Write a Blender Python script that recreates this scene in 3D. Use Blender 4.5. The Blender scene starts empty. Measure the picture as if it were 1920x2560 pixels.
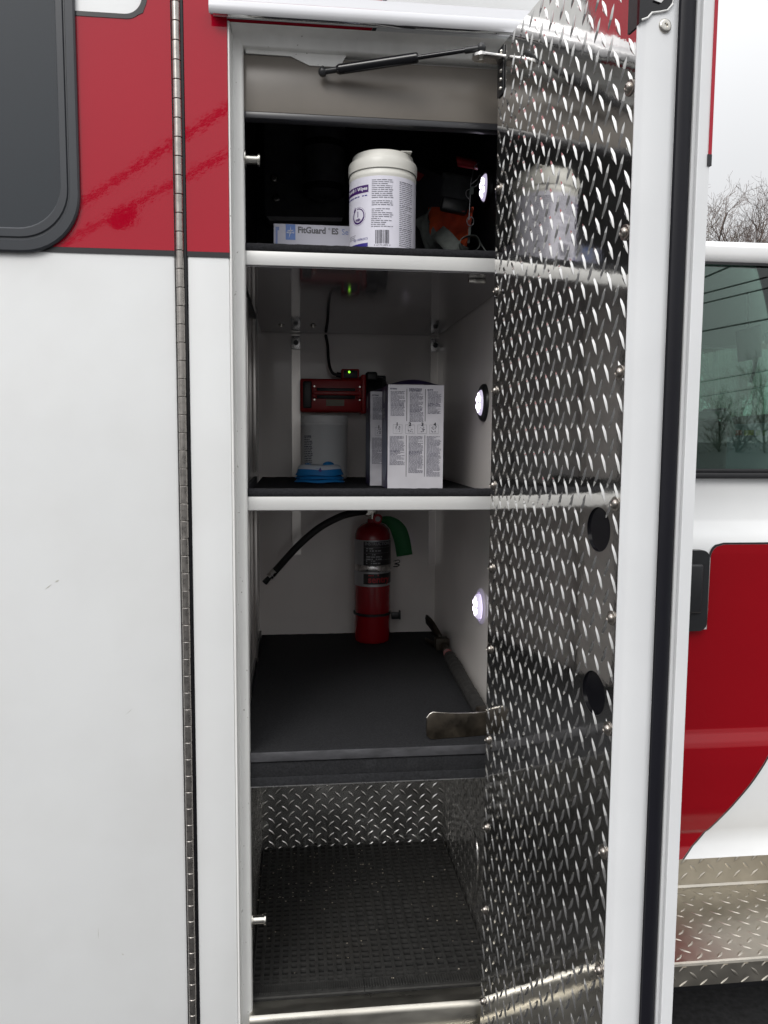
import bpy, bmesh, math, random
from mathutils import Vector, Matrix
R = math.radians
random.seed(7)
SC = bpy.context.scene
COL = SC.collection

# ------------------------------------------------------------------ camera
CX, CY, F = 960.0, 1280.0, 1967.63           # photograph is 1920 x 2560
M = ((0.9939, -0.1096, 0.0066), (-0.0037, -0.0935, -0.9956), (0.1098, 0.9896, -0.0934))
CAM = Vector((0, -1.72, 1.60))
cd = bpy.data.cameras.new('camera'); cam = bpy.data.objects.new('camera', cd); COL.objects.link(cam)
cd.sensor_fit = 'HORIZONTAL'; cd.sensor_width = 36; cd.lens = F / 1920 * 36
cd.clip_start = 0.02; cd.clip_end = 2000
rx, ry, rz = Vector(M[0]), -Vector(M[1]), -Vector(M[2])
rz.normalize(); rx = (rx - rx.dot(rz) * rz).normalized(); ry = rz.cross(rx)
cam.matrix_world = Matrix(((rx.x, ry.x, rz.x, CAM.x), (rx.y, ry.y, rz.y, CAM.y), (rx.z, ry.z, rz.z, CAM.z), (0, 0, 0, 1)))
SC.camera = cam

def at(px, py, y=None, x=None, z=None):
    """real point on a plane x / y / z = const seen at a spot of the photograph"""
    k = 1920 / 1659
    c = Vector(((px * k - CX) / F, (py * k - CY) / F, 1.0))
    d = Vector((sum(M[i][0] * c[i] for i in range(3)), sum(M[i][1] * c[i] for i in range(3)), sum(M[i][2] * c[i] for i in range(3))))
    if y is not None: t = (y - CAM.y) / d.y
    elif x is not None: t = (x - CAM.x) / d.x
    else: t = (z - CAM.z) / d.z
    return CAM + d * t

# ------------------------------------------------------------------ sky, sun, exposure
W = bpy.data.worlds.new('World'); SC.world = W; W.use_nodes = True
nt = W.node_tree; nt.nodes.clear()
SUN_EL, SUN_ROT = R(40), R(208)
out = nt.nodes.new('ShaderNodeOutputWorld'); bg = nt.nodes.new('ShaderNodeBackground')
sky = nt.nodes.new('ShaderNodeTexSky'); sky.sky_type = 'NISHITA'; sky.sun_disc = False
sky.sun_elevation = SUN_EL; sky.sun_rotation = SUN_ROT; sky.dust_density = 4
hs = nt.nodes.new('ShaderNodeHueSaturation'); hs.inputs['Saturation'].default_value = 0.15; hs.inputs['Value'].default_value = 1.0
tc = nt.nodes.new('ShaderNodeTexCoord'); sx = nt.nodes.new('ShaderNodeSeparateXYZ')
mr = nt.nodes.new('ShaderNodeMapRange'); mr.inputs[1].default_value = 0; mr.inputs[2].default_value = 1
mr.inputs[3].default_value = 5.2; mr.inputs[4].default_value = 24.0        # overcast: zenith about 2.5 x the horizon
no = nt.nodes.new('ShaderNodeTexNoise'); no.inputs['Scale'].default_value = 2.2; no.inputs['Detail'].default_value = 4
mn = nt.nodes.new('ShaderNodeMapRange'); mn.inputs[3].default_value = 0.88; mn.inputs[4].default_value = 1.12
mu = nt.nodes.new('ShaderNodeMath'); mu.operation = 'MULTIPLY'
cm = nt.nodes.new('ShaderNodeVectorMath'); cm.operation = 'SCALE'; cm.inputs[0].default_value = (0.972, 0.982, 1.0)
mx = nt.nodes.new('ShaderNodeMix'); mx.data_type = 'RGBA'; mx.inputs[0].default_value = 0.85
L = nt.links.new
L(tc.outputs['Generated'], sx.inputs[0]); pw = nt.nodes.new('ShaderNodeMath'); pw.operation = 'POWER'; pw.use_clamp = True; pw.inputs[1].default_value = 1.55; L(sx.outputs['Z'], pw.inputs[0]); L(pw.outputs[0], mr.inputs[0]); L(tc.outputs['Generated'], no.inputs['Vector'])
L(no.outputs['Fac'], mn.inputs[0]); L(mr.outputs[0], mu.inputs[0]); L(mn.outputs[0], mu.inputs[1])
L(mu.outputs[0], cm.inputs['Scale']); L(sky.outputs[0], hs.inputs['Color'])
L(hs.outputs[0], mx.inputs[6]); L(cm.outputs[0], mx.inputs[7]); L(mx.outputs[2], bg.inputs['Color'])
bg.inputs['Strength'].default_value = 0.1
L(bg.outputs[0], out.inputs[0])
sl = bpy.data.lights.new('sun', 'SUN'); sl.energy = 1.2; sl.angle = R(25); sl.color = (1, 0.97, 0.93)
so = bpy.data.objects.new('sun', sl); COL.objects.link(so)
sd = Vector((-0.45, -0.85, 0.80)).normalized()
so.rotation_euler = sd.to_track_quat('Z', 'Y').to_euler()
SC.view_settings.view_transform = 'Standard'; SC.view_settings.look = 'None'
SC.view_settings.gamma = 1; SC.view_settings.exposure = 0.18; SC.view_settings.use_curve_mapping = False

# ------------------------------------------------------------------ materials
def mat(name, col, rough=0.5, metal=0.0, coat=0.0, var=0.0, vscale=8.0, bump=0.0, bscale=200.0, rvar=0.0, detail=5.0,
        emit=None, spec=0.5, specks=0.0, speck_col=None, sscale=60.0, stretch=None, dust=0.0, dust_col=(.4, .37, .32)):
    m = bpy.data.materials.new(name); m.use_nodes = True
    n = m.node_tree.nodes; l = m.node_tree.links.new
    b = n['Principled BSDF']; b.inputs['Base Color'].default_value = (*col, 1)
    b.inputs['Roughness'].default_value = rough; b.inputs['Metallic'].default_value = metal
    b.inputs['Coat Weight'].default_value = coat; b.inputs['Coat Roughness'].default_value = 0.04
    b.inputs['Specular IOR Level'].default_value = spec
    co = n.new('ShaderNodeTexCoord'); mp = n.new('ShaderNodeMapping'); l(co.outputs['Object'], mp.inputs[0])
    if stretch: mp.inputs['Scale'].default_value = stretch
    vec = mp.outputs[0]; cur = None
    if var > 0:
        t = n.new('ShaderNodeTexNoise'); t.inputs['Scale'].default_value = vscale; t.inputs['Detail'].default_value = detail
        l(vec, t.inputs['Vector'])
        r = n.new('ShaderNodeMapRange'); r.inputs[1].default_value = .3; r.inputs[2].default_value = .7
        r.inputs[3].default_value = 1 - var; r.inputs[4].default_value = 1 + var; l(t.outputs['Fac'], r.inputs[0])
        v = n.new('ShaderNodeVectorMath'); v.operation = 'SCALE'; v.inputs[0].default_value = col; l(r.outputs[0], v.inputs['Scale'])
        cur = v.outputs[0]; l(cur, b.inputs['Base Color'])
        if rvar:
            q = n.new('ShaderNodeMapRange'); q.inputs[1].default_value = .3; q.inputs[2].default_value = .7
            q.inputs[3].default_value = max(0.02, rough - rvar); q.inputs[4].default_value = rough + rvar
            l(t.outputs['Fac'], q.inputs[0]); l(q.outputs[0], b.inputs['Roughness'])
    def over(fac, c2):
        nonlocal cur
        x = n.new('ShaderNodeMix'); x.data_type = 'RGBA'; l(fac, x.inputs[0])
        if cur is None: x.inputs[6].default_value = (*col, 1)
        else: l(cur, x.inputs[6])
        x.inputs[7].default_value = (*c2, 1); cur = x.outputs[2]; l(cur, b.inputs['Base Color'])
    if specks > 0:
        t = n.new('ShaderNodeTexNoise'); t.inputs['Scale'].default_value = sscale; t.inputs['Detail'].default_value = 3; l(co.outputs['Object'], t.inputs['Vector'])
        r = n.new('ShaderNodeMapRange'); r.inputs[1].default_value = 0.72 - specks; r.inputs[2].default_value = 0.76 - specks; l(t.outputs['Fac'], r.inputs[0])
        over(r.outputs[0], speck_col or (.2, .19, .17))
    if dust > 0:
        t = n.new('ShaderNodeTexNoise'); t.inputs['Scale'].default_value = 5; t.inputs['Detail'].default_value = 8; l(co.outputs['Object'], t.inputs['Vector'])
        r = n.new('ShaderNodeMapRange'); r.inputs[1].default_value = .45; r.inputs[2].default_value = .75; r.inputs[4].default_value = dust; l(t.outputs['Fac'], r.inputs[0])
        over(r.outputs[0], dust_col)
    if bump > 0:
        t = n.new('ShaderNodeTexNoise'); t.inputs['Scale'].default_value = bscale; t.inputs['Detail'].default_value = 4; l(vec, t.inputs['Vector'])
        bu = n.new('ShaderNodeBump'); bu.inputs['Strength'].default_value = bump; bu.inputs['Distance'].default_value = 0.002
        l(t.outputs['Fac'], bu.inputs['Height']); l(bu.outputs[0], b.inputs['Normal'])
    if emit:
        b.inputs['Emission Color'].default_value = (*emit[0], 1); b.inputs['Emission Strength'].default_value = emit[1]
    return m
MA = {}
def mk(k, *a, **kw): MA[k] = mat(k, *a, **kw)
mk('white_paint', (.79, .80, .80), .22, coat=.4, var=.025, vscale=3.5, bump=.12, bscale=4, specks=-.012, speck_col=(.55, .55, .53), sscale=95, dust=.22, dust_col=(.64, .63, .61))  # dust: road film, plus soft panel reflections put into the colour
mk('jamb_paint', (.80, .80, .78), .35, coat=.2, var=.06, vscale=25, bump=.08, bscale=60, specks=.012, speck_col=(.36, .34, .31), sscale=110, stretch=(1, 1, .15))
mk('door_paint', (.78, .79, .80), .25, coat=.3, var=.03, vscale=6, specks=-.004, speck_col=(.35, .33, .3), sscale=105)
mk('red_vinyl', (.39, .003, .019), .03, coat=.0, var=.04, vscale=4, bump=.022, bscale=75)
mk('cab_red', (.27, .0008, .006), .08, coat=.0, spec=.4, var=.03, vscale=3)
mk('black_stripe', (.022, .021, .024), .3)
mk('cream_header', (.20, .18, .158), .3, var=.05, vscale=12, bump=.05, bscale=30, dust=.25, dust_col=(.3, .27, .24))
mk('laminate', (.88, .84, .81), .10, var=.04, vscale=4, bump=.03, bscale=8)
mk('black_liner', (.045, .045, .050), .3, var=.1)
mk('shelf_under', (.30, .29, .30), .07, metal=.7, var=.05, vscale=3, bump=.03, bscale=6)
mk('carpet', (.022, .022, .025), .95, var=.35, vscale=260, bump=.9, bscale=900, spec=.2, specks=.0)
mk('tray_carpet', (.021, .0215, .024), .9, var=.35, vscale=220, bump=.9, bscale=800, spec=.3, specks=-.05, speck_col=(.5, .48, .42), sscale=160)
mk('brushed_bar', (.64, .64, .63), .38, metal=.15, var=.06, vscale=30, stretch=(.1, 1, 1), specks=.0, speck_col=(.25, .24, .22))
mk('steel_hinge', (.40, .375, .35), .32, metal=1, var=.12, vscale=60, rvar=.1)
mk('tread', (.74, .73, .71), .065, metal=.98, var=.10, vscale=11, bump=.16, bscale=20, rvar=.035, specks=.0, speck_col=(.35, .34, .32), sscale=90)
mk('tread_dull', (.52, .485, .42), .36, metal=1, var=.12, vscale=18, bump=.15, bscale=60, rvar=.08, dust=.3, dust_col=(.30, .26, .20))
mk('tread_lining', (.66, .65, .63), .20, metal=.94, var=.15, vscale=14, bump=.10, bscale=40, rvar=.08, dust=.12, dust_col=(.12, .11, .10))
mk('alum', (.62, .61, .60), .28, metal=1, var=.1, vscale=40, rvar=.08)
mk('alum_worn', (.50, .48, .43), .34, metal=1, var=.2, vscale=22, rvar=.12, stretch=(.3, 1, 1), dust=.4, dust_col=(.22, .19, .15))
mk('rivet_steel', (.36, .33, .30), .28, metal=1, var=.2, vscale=150)
mk('track_alum', (.66, .63, .60), .28, metal=.9, var=.05, vscale=10)
mk('gear_black', (.12, .122, .13), .3, var=.2, vscale=30)
mk('edge_trim', (.050, .050, .055), .6, var=.35, vscale=60, stretch=(.4, 1, 1), bump=.3, bscale=150)
mk('scuff', (.50, .49, .45), .6)
mk('chrome', (.80, .80, .80), .10, metal=1)
mk('white_trim', (.60, .60, .62), .2, metal=.3, coat=.4)
mk('zinc', (.62, .60, .55), .25, metal=1, var=.15, vscale=120)
mk('black_rubber', (.014, .014, .016), .5, var=.15, vscale=40, bump=.1, bscale=120)
mk('seal', (.007, .007, .011), .45, var=.1, spec=.3)
mk('black_plastic', (.017, .018, .020), .35, var=.1, vscale=40)
mk('window_frame', (.042, .046, .053), .34, var=.05)
mk('dark_glass', (.008, .013, .019), .015, spec=.75)
mk('black_paint', (.006, .006, .008), .15)
mk('red_plastic', (.40, .006, .010), .32, var=.05)
mk('ext_red', (.26, .002, .008), .22, coat=.3)
mk('silver_label', (.42, .43, .45), .3, metal=.6)
mk('label_black', (.010, .010, .012), .35)
mk('label_grey', (.35, .36, .38), .5)
mk('label_red', (.42, .02, .03), .45)
mk('green_tag', (.01, .12, .035), .6)
mk('green_label', (.03, .50, .08), .4)
mk('tub_plastic', (.74, .73, .68), .38, var=.02)
mk('tub_label', (.72, .71, .80), .40, var=.03, vscale=30)
mk('tub_grey', (.86, .87, .88), .38)
mk('ink_purple', (.055, .012, .13), .45)
mk('ink_blue', (.03, .02, .24), .45)
mk('ink_text', (.17, .17, .21), .5)
mk('ink_dark', (.02, .02, .035), .5)
mk('ink_navy', (.05, .05, .11), .5)
mk('carton', (.70, .69, .74), .55, var=.04, vscale=20, bump=.1, bscale=30)
mk('carton_purple', (.030, .018, .075), .4, var=.08)
mk('carton_grey', (.13, .15, .22), .4)
mk('glove_carton', (.66, .66, .76), .5, var=.03)
mk('logo_blue', (.16, .28, .66), .5)
mk('logo_white', (.85, .86, .92), .5)
mk('print_grey', (.15, .15, .17), .5)
mk('print_blue', (.26, .33, .62), .5)
mk('mask_blue', (.005, .19, .52), .55, var=.08, bump=.2, bscale=250)
mk('mask_white', (.55, .60, .68), .7, bump=.2, bscale=300)
mk('beige_label', (.30, .28, .22), .5)
mk('orange_cloth', (.55, .07, .012), .8, var=.2, vscale=40, bump=.5, bscale=300)
mk('grey_web', (.14, .155, .145), .85, var=.15, vscale=80, bump=.6, bscale=500)
mk('dark_cloth', (.035, .037, .040), .85, var=.3, vscale=30, bump=.5, bscale=300)
mk('dark_red', (.20, .012, .015), .5)
mk('wire', (.45, .44, .46), .35, metal=.6)
mk('forged', (.032, .026, .019), .5, spec=.35, metal=.3, var=.55, vscale=35, rvar=.12, bump=.15, bscale=60, detail=8)
mk('forged_edge', (.6, .57, .52), .25, metal=1, var=.2, vscale=60)
mk('grip', (.022, .021, .020), .8, var=.3, vscale=90, bump=.7, bscale=160)
mk('green_dot', (.1, .5, .05), .4, emit=((.35, 1, .05), 1.6))
mk('led', (.8, .8, .85), .15, emit=((.82, .74, 1.0), .55))
mk('led_hot', (.9, .9, .9), .15, emit=((.90, .82, 1.0), 3.2))
mk('led_clear', (.55, .50, .62), .08, emit=((.8, .72, 1.0), .12))
mk('mat_rubber', (.032, .0315, .030), .6, var=.3, vscale=60, bump=.3, bscale=200, dust=.35, dust_col=(.035, .03, .024))
mk('floor_pan', (.008, .008, .008), .8, metal=.0, var=.6, vscale=70, detail=8)
mk('glint_grit', (.36, .32, .26), .8, var=.3, vscale=300)
mk('asphalt', (.045, .045, .047), .85, var=.35, vscale=60, bump=.8, bscale=220, detail=10, specks=-.02, speck_col=(.16, .155, .15), sscale=130)
mk('bark', (.075, .060, .052), .9, var=.3, vscale=10)
mk('twig', (.14, .105, .09), .9, var=.2, vscale=5)
mk('brush', (.13, .115, .085), .9, var=.3, vscale=3)
mk('evergreen', (.035, .06, .03), .8, var=.4, vscale=4)
mk('cable', (.012, .012, .013), .6)
mk('cab_dark', (.075, .08, .085), .6)
mk('seat_cloth', (.12, .13, .13), .8, var=.1)
mk('seat_pale', (.30, .33, .32), .6)
mk('screen', (.32, .37, .42), .15)
mk('headliner', (.5, .51, .5), .9)
mk('paper', (.22, .25, .24), .7)
for k, c in dict(key_red=(.30, .06, .05), key_yellow=(.30, .30, .04), key_green=(.06, .20, .06)).items(): mk(k, c, .5)
def tint_glass():
    m = bpy.data.materials.new('tinted_glass'); m.use_nodes = True; n = m.node_tree.nodes; l = m.node_tree.links.new; n.clear()
    o = n.new('ShaderNodeOutputMaterial'); tr = n.new('ShaderNodeBsdfTransparent'); gl = n.new('ShaderNodeBsdfGlossy')
    tr.inputs[0].default_value = (.66, .80, .74, 1); gl.inputs['Roughness'].default_value = 0.01; gl.inputs[0].default_value = (.95, 1, .98, 1)
    fr = n.new('ShaderNodeFresnel'); fr.inputs[0].default_value = 1.85; mi = n.new('ShaderNodeMixShader')
    l(fr.outputs[0], mi.inputs[0]); l(tr.outputs[0], mi.inputs[1]); l(gl.outputs[0], mi.inputs[2]); l(mi.outputs[0], o.inputs[0])
    MA['tinted_glass'] = m
tint_glass()

# ------------------------------------------------------------------ mesh helpers
class B:
    def __init__(s, fn=None): s.bm = bmesh.new(); s.fn = fn
    def box(s, x0, x1, y0, y1, z0, z1, bev=0.0, seg=2, rot=None, piv=None):
        r = bmesh.ops.create_cube(s.bm, size=1.0); vs = r['verts']
        for v in vs:
            v.co = Vector(((x0 + x1) / 2 + v.co.x * (x1 - x0), (y0 + y1) / 2 + v.co.y * (y1 - y0), (z0 + z1) / 2 + v.co.z * (z1 - z0)))
        if rot is not None:
            p = piv or Vector(((x0 + x1) / 2, (y0 + y1) / 2, (z0 + z1) / 2))
            for v in vs: v.co = p + rot @ (v.co - p)
        if bev > 0:
            es = list({e for v in vs for e in v.link_edges})
            bmesh.ops.bevel(s.bm, geom=es, offset=bev, segments=seg, profile=.5, affect='EDGES', clamp_overlap=True)
        return s
    def cyl(s, p0, p1, r0, r1=None, seg=20, caps=True):
        p0, p1 = Vector(p0), Vector(p1); r1 = r0 if r1 is None else r1
        d = (p1 - p0); q = d.to_track_quat('Z', 'Y'); ln = d.length
        a = [s.bm.verts.new(p0 + q @ Vector((r0 * math.cos(2 * math.pi * i / seg), r0 * math.sin(2 * math.pi * i / seg), 0))) for i in range(seg)]
        b = [s.bm.verts.new(p0 + q @ Vector((r1 * math.cos(2 * math.pi * i / seg), r1 * math.sin(2 * math.pi * i / seg), ln))) for i in range(seg)]
        for i in range(seg): s.bm.faces.new((a[i], a[(i + 1) % seg], b[(i + 1) % seg], b[i]))
        if caps: s.bm.faces.new(a[::-1]); s.bm.faces.new(b)
        return s
    def lathe(s, prof, c=(0, 0, 0), axis=(0, 0, 1), seg=40, a0=0.0, a1=2 * math.pi, smooth=True):
        c = Vector(c); q = Vector(axis).to_track_quat('Z', 'Y'); full = abs(a1 - a0 - 2 * math.pi) < 1e-6
        n = seg if full else seg + 1; rings = []
        for (r, z) in prof:
            if r < 1e-6: rings.append([s.bm.verts.new(c + q @ Vector((0, 0, z)))])
            else: rings.append([s.bm.verts.new(c + q @ Vector((r * math.cos(a0 + (a1 - a0) * i / seg), r * math.sin(a0 + (a1 - a0) * i / seg), z))) for i in range(n)])
        for A, Bq in zip(rings, rings[1:]):
            for i in range(seg):
                j = (i + 1) % n
                if len(A) == 1 and len(Bq) == 1: continue
                if len(A) == 1: s.bm.faces.new((A[0], Bq[j], Bq[i]))
                elif len(Bq) == 1: s.bm.faces.new((A[i], A[j], Bq[0]))
                else: s.bm.faces.new((A[i], A[j], Bq[j], Bq[i]))
        return s
    def tube(s, pts, r, seg=10, caps=True):
        pts = [Vector(p) for p in pts]; n = len(pts); rs = r if isinstance(r, (list, tuple)) else [r] * n
        up = Vector((0.13, 0.31, 0.94)); prev = None
        for i, p in enumerate(pts):
            t = (pts[min(i + 1, n - 1)] - pts[max(i - 1, 0)]).normalized()
            a = t.cross(up)
            if a.length < 1e-3: a = t.cross(Vector((1, 0, 0)))
            a.normalize(); b = t.cross(a)
            ring = [s.bm.verts.new(p + rs[i] * (a * math.cos(2 * math.pi * k / seg) + b * math.sin(2 * math.pi * k / seg))) for k in range(seg)]
            if prev:
                for k in range(seg): s.bm.faces.new((prev[k], prev[(k + 1) % seg], ring[(k + 1) % seg], ring[k]))
            elif caps: s.bm.faces.new(ring[::-1])
            prev = ring
        if caps: s.bm.faces.new(prev)
        return s
    def prism(s, pts, axis, a, b):
        """2-D outline extruded along an axis ('x': pts are y,z; 'y': x,z; 'z': x,y)"""
        def P(p, t): return {'x': Vector((t, p[0], p[1])), 'y': Vector((p[0], t, p[1])), 'z': Vector((p[0], p[1], t))}[axis]
        A = [s.bm.verts.new(P(p, a)) for p in pts]; Bv = [s.bm.verts.new(P(p, b)) for p in pts]; n = len(pts)
        s.bm.faces.new(A); s.bm.faces.new(Bv[::-1])
        for i in range(n): s.bm.faces.new((A[i], Bv[i], Bv[(i + 1) % n], A[(i + 1) % n]))
        return s
    def sheet(s, rows):
        vs = [[s.bm.verts.new(Vector(p)) for p in r] for r in rows]
        for i in range(len(vs) - 1):
            for j in range(len(vs[0]) - 1): s.bm.faces.new((vs[i][j], vs[i][j + 1], vs[i + 1][j + 1], vs[i + 1][j]))
        return s
    def quad(s, *p):
        s.bm.faces.new([s.bm.verts.new(Vector(q)) for q in p]); return s
    def mesh(s, name, m, smooth=40, solid=0.0):
        if s.fn:
            for v in s.bm.verts: v.co = s.fn(v.co)
        bmesh.ops.recalc_face_normals(s.bm, faces=s.bm.faces[:])
        me = bpy.data.meshes.new(name); s.bm.to_mesh(me); s.bm.free()
        if m: me.materials.append(MA[m])
        if smooth:
            me.polygons.foreach_set('use_smooth', [True] * len(me.polygons)); me.set_sharp_from_angle(angle=R(smooth))
        return me
    def done(s, name, m, parent=None, smooth=40, solid=0.0):
        me = s.mesh(name, m, smooth); o = place(name, me, parent)
        if solid:
            md = o.modifiers.new('thickness', 'SOLIDIFY'); md.thickness = solid; md.offset = 0
        return o
WM = {}
def place(name, me, parent=None, mw=None):
    o = bpy.data.objects.new(name, me); COL.objects.link(o)
    if parent is not None:
        o.parent = parent; o.matrix_parent_inverse = WM.get(parent.name, Matrix()).inverted()
    if mw is not None: o.matrix_basis = mw
    WM[o.name] = mw.copy() if mw is not None else Matrix()
    return o
def tag(o, label, cat, group=None):
    o['label'] = label; o['category'] = cat
    if group: o['group'] = group
    return o
def thing(name, loc, label, cat, group=None):
    o = bpy.data.objects.new(name, None); COL.objects.link(o); o.location = loc; o.empty_display_size = .05
    WM[o.name] = Matrix.Translation(Vector(loc)); return tag(o, label, cat, group)
def struct(o): o['kind'] = 'structure'; return o
def bez(p, n=16):
    """smooth curve through points (Catmull-Rom)"""
    p = [Vector(q) for q in p]; P = [2 * p[0] - p[1]] + p + [2 * p[-1] - p[-2]]; o = []
    for i in range(1, len(P) - 2):
        for k in range(n):
            t = k / n; a, b, c, d = P[i - 1], P[i], P[i + 1], P[i + 2]
            o.append(.5 * ((2 * b) + (c - a) * t + (2 * a - 5 * b + 4 * c - d) * t * t + (3 * b - a - 3 * c + d) * t ** 3))
    o.append(p[-1]); return o
def rrect(x0, x1, z0, z1, r, n=8):
    o = []
    for cx, cz, a in ((x1 - r, z1 - r, 0), (x0 + r, z1 - r, 90), (x0 + r, z0 + r, 180), (x1 - r, z0 + r, 270)):
        for i in range(n + 1):
            t = R(a + 90 * i / n); o.append((cx + r * math.cos(t), cz + r * math.sin(t)))
    return o
def text_geo(s, size, align='LEFT', bold=0.0):
    """flat letters as (verts, faces) around the origin, in x / z"""
    c = bpy.data.curves.new('lettering', 'FONT'); c.body = s; c.size = size; c.align_x = align; c.offset = bold; c.resolution_u = 3
    o = bpy.data.objects.new('lettering', c); COL.objects.link(o)
    dg = bpy.context.evaluated_depsgraph_get(); me = o.evaluated_get(dg).to_mesh()
    vs = [v.co.copy() for v in me.vertices]; fs = [list(f.vertices) for f in me.polygons]
    o.evaluated_get(dg).to_mesh_clear(); bpy.data.objects.remove(o); bpy.data.curves.remove(c)
    return vs, fs
def put_text(b, s, size, fn, align='LEFT', sx=1.0, bold=0.0):
    vs, fs = text_geo(s, size, align, bold); v2 = [b.bm.verts.new(fn(v.x * sx, v.y)) for v in vs]
    for f in fs:
        try: b.bm.faces.new([v2[i] for i in f])
        except ValueError: pass
def put_rect(b, x0, x1, z0, z1, fn, nx=1):
    lo = [b.bm.verts.new(fn(x0 + (x1 - x0) * i / nx, z0)) for i in range(nx + 1)]; hi = [b.bm.verts.new(fn(x0 + (x1 - x0) * i / nx, z1)) for i in range(nx + 1)]
    for i in range(nx): b.bm.faces.new((lo[i], lo[i + 1], hi[i + 1], hi[i]))
def put_words(b, x0, x1, z1, n, pitch, fn, h=.5, rnd=random, boldrows=(), nx=1):
    """rows of unreadable small print, each word a sliver"""
    for k in range(n):
        z = z1 - k * pitch; x = x0; end = x1 - (x1 - x0) * rnd.random() * (.12 if rnd.random() < .8 else .6)
        hh = h * pitch * (1.35 if k in boldrows else 1)
        while x < end - pitch * .4:
            w = min(pitch * rnd.uniform(.7, 3.2), end - x); put_rect(b, x, x + w, z - hh, z - hh * rnd.uniform(0, .12), fn, nx); x += w + pitch * .35

# ================================================================== ground
GZ = -0.12
g = B(); g.sheet([[(-600, -600, GZ), (600, -600, GZ)], [(-600, 600, GZ), (600, 600, GZ)]])
struct(g.done('ground', 'asphalt', smooth=0))

# ================================================================== ambulance body
amb = thing('ambulance', (0, .6, GZ), 'white and red ambulance body with its equipment compartment standing open', 'ambulance')
XL, XR, YB = -.137, .515, 1.17           # compartment side walls and back wall
JL, JR = -.139, .49                       # opening in the skin
TOP = 2.446
# --- skin around the opening
b = B(); b.box(-.226, JL, 0, .03, 0.0, 2.85, .004); b.done('corner_panel', 'white_paint', amb)
b = B(); b.box(JL - .004, .70, .0045, .03, TOP, 2.85, .003); b.done('upper_panel', 'white_paint', amb)
b = B(); b.box(JR, .70, 0, .03, .0, TOP - .002, .004); b.done('front_corner_panel', 'white_paint', amb)
b = B(); b.box(JL + .001, JR - .001, .006, .03, .0, .20, .003); b.done('lower_skirt', 'alum_worn', amb)
# --- side entry door left of the hinge
ed = B(); ed.box(-1.25, -.2505, -.002, .03, .05, 2.80, .006); ed = ed.done('entry_door', 'white_paint', amb)
b = B(); b.box(-2.6, -1.256, 0, .03, 0, 2.85, .004); b.done('rear_panel', 'white_paint', amb)
# red field on the entry door, with the white blade reaching in from above
y0 = -.0045
def flat(b, pts, y, t=.0018):
    b.prism(pts, 'y', y, y + t)
rd = B()
arc = [(-.341 + .035 * math.sin(R(a)), 2.482 - .037 * math.cos(R(a))) for a in range(0, 95, 10)]
flat(rd, [(-1.25, 1.985), (-.2512, 1.985), (-.2512, 2.80), (-.30, 2.80)] + [(x, z) for x, z in arc[::-1]] + [(-1.25, 2.4445)], y0)
rd.done('red_stripe', 'red_vinyl', ed, smooth=0)
ps = B(); flat(ps, [(-1.25, 1.9745), (-.2512, 1.9745), (-.2512, 1.9848), (-1.25, 1.9848)], y0)
ps.done('black_pinstripe', 'black_stripe', ed, smooth=0)
ps = B(); o_ = [(x + (.0095 if i > 4 else .004), z - (.009 if i < 6 else .004)) for i, (x, z) in enumerate(arc)]
flat(ps, [(-1.25, 2.4355)] + o_ + [(-.2905, 2.80), (-.30, 2.80)] + arc[::-1] + [(-1.25, 2.4445)], y0 - .0012, .0022)
ps.done('black_pinstripe', 'black_stripe', ed, smooth=30)
# red on the corner post and over the opening
b = B(); b.box(-.2255, JL + .0004, -.0022, -.0004, 1.985, 2.85); b.done('red_stripe', 'red_vinyl', amb, smooth=0)
b = B(); b.box(-.2255, JL + .0004, -.0022, -.0004, 1.9745, 1.9848); b.done('black_pinstripe', 'black_stripe', amb, smooth=0)
b = B(); flat(b, [(JL + .0005, TOP + .0005), (.158, TOP + .0005), (.30, 2.84), (JL + .0005, 2.84)], .0020, .0024); b.done('red_stripe', 'red_vinyl', amb, smooth=0)
b = B(); flat(b, [(.1585, TOP + .0005), (.167, TOP + .0005), (.309, 2.84), (.3005, 2.84)], .0020, .0024); b.done('black_pinstripe', 'black_stripe', amb, smooth=0)
b = B()
for px, py, px2, py2, w in ((96, 1274, 112, 1262, .0012), (118, 1258, 128, 1253, .0022), (212, 2002, 213, 2030, .0005), (270, 1545, 287, 1530, .0005), (262, 2060, 268, 2063, .001)):
    p, q = at(px, py, y=-.0024), at(px2, py2, y=-.0024); n_ = Vector((-(q - p).z, 0, (q - p).x)).normalized() * w
    m_ = p.lerp(q, .55) + n_ * .8; b.bm.faces.new([b.bm.verts.new(v) for v in (p, m_ - n_ * 1.8, q, m_)])
o = b.done('scuff_marks', 'scuff', ed, smooth=0); o['kind'] = 'stuff'
# --- entry door window
wx1, wz0, wr = -.436, 1.970, .115
wf = B()
o1 = rrect(-1.15, wx1, wz0, 2.74, wr, 10); o2 = rrect(-1.112, wx1 - .036, wz0 + .050, 2.69, .085, 10)
def ring(b, oa, ya, ob, yb):
    A = [b.bm.verts.new((x, ya, z)) for x, z in oa]; Q = [b.bm.verts.new((x, yb, z)) for x, z in ob]
    for i in range(len(A)): b.bm.faces.new((A[i], A[(i + 1) % len(A)], Q[(i + 1) % len(A)], Q[i]))
def inset(d): return rrect(-1.15 + d, wx1 - d, wz0 + d * 1.3, 2.74 - d * 1.3, wr - d * .8, 10)
prof = [(0, -.0045), (0, -.012), (.003, -.0155), (.0175, -.0165), (.0195, -.0125), (.0215, -.0125), (.0235, -.016), (.035, -.0165), (.037, -.0145), (.038, -.008)]
for (d0, ya), (d1, yb) in zip(prof, prof[1:]): ring(wf, inset(d0), ya, inset(d1), yb)
bmesh.ops.remove_doubles(wf.bm, verts=wf.bm.verts[:], dist=1e-5)
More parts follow.
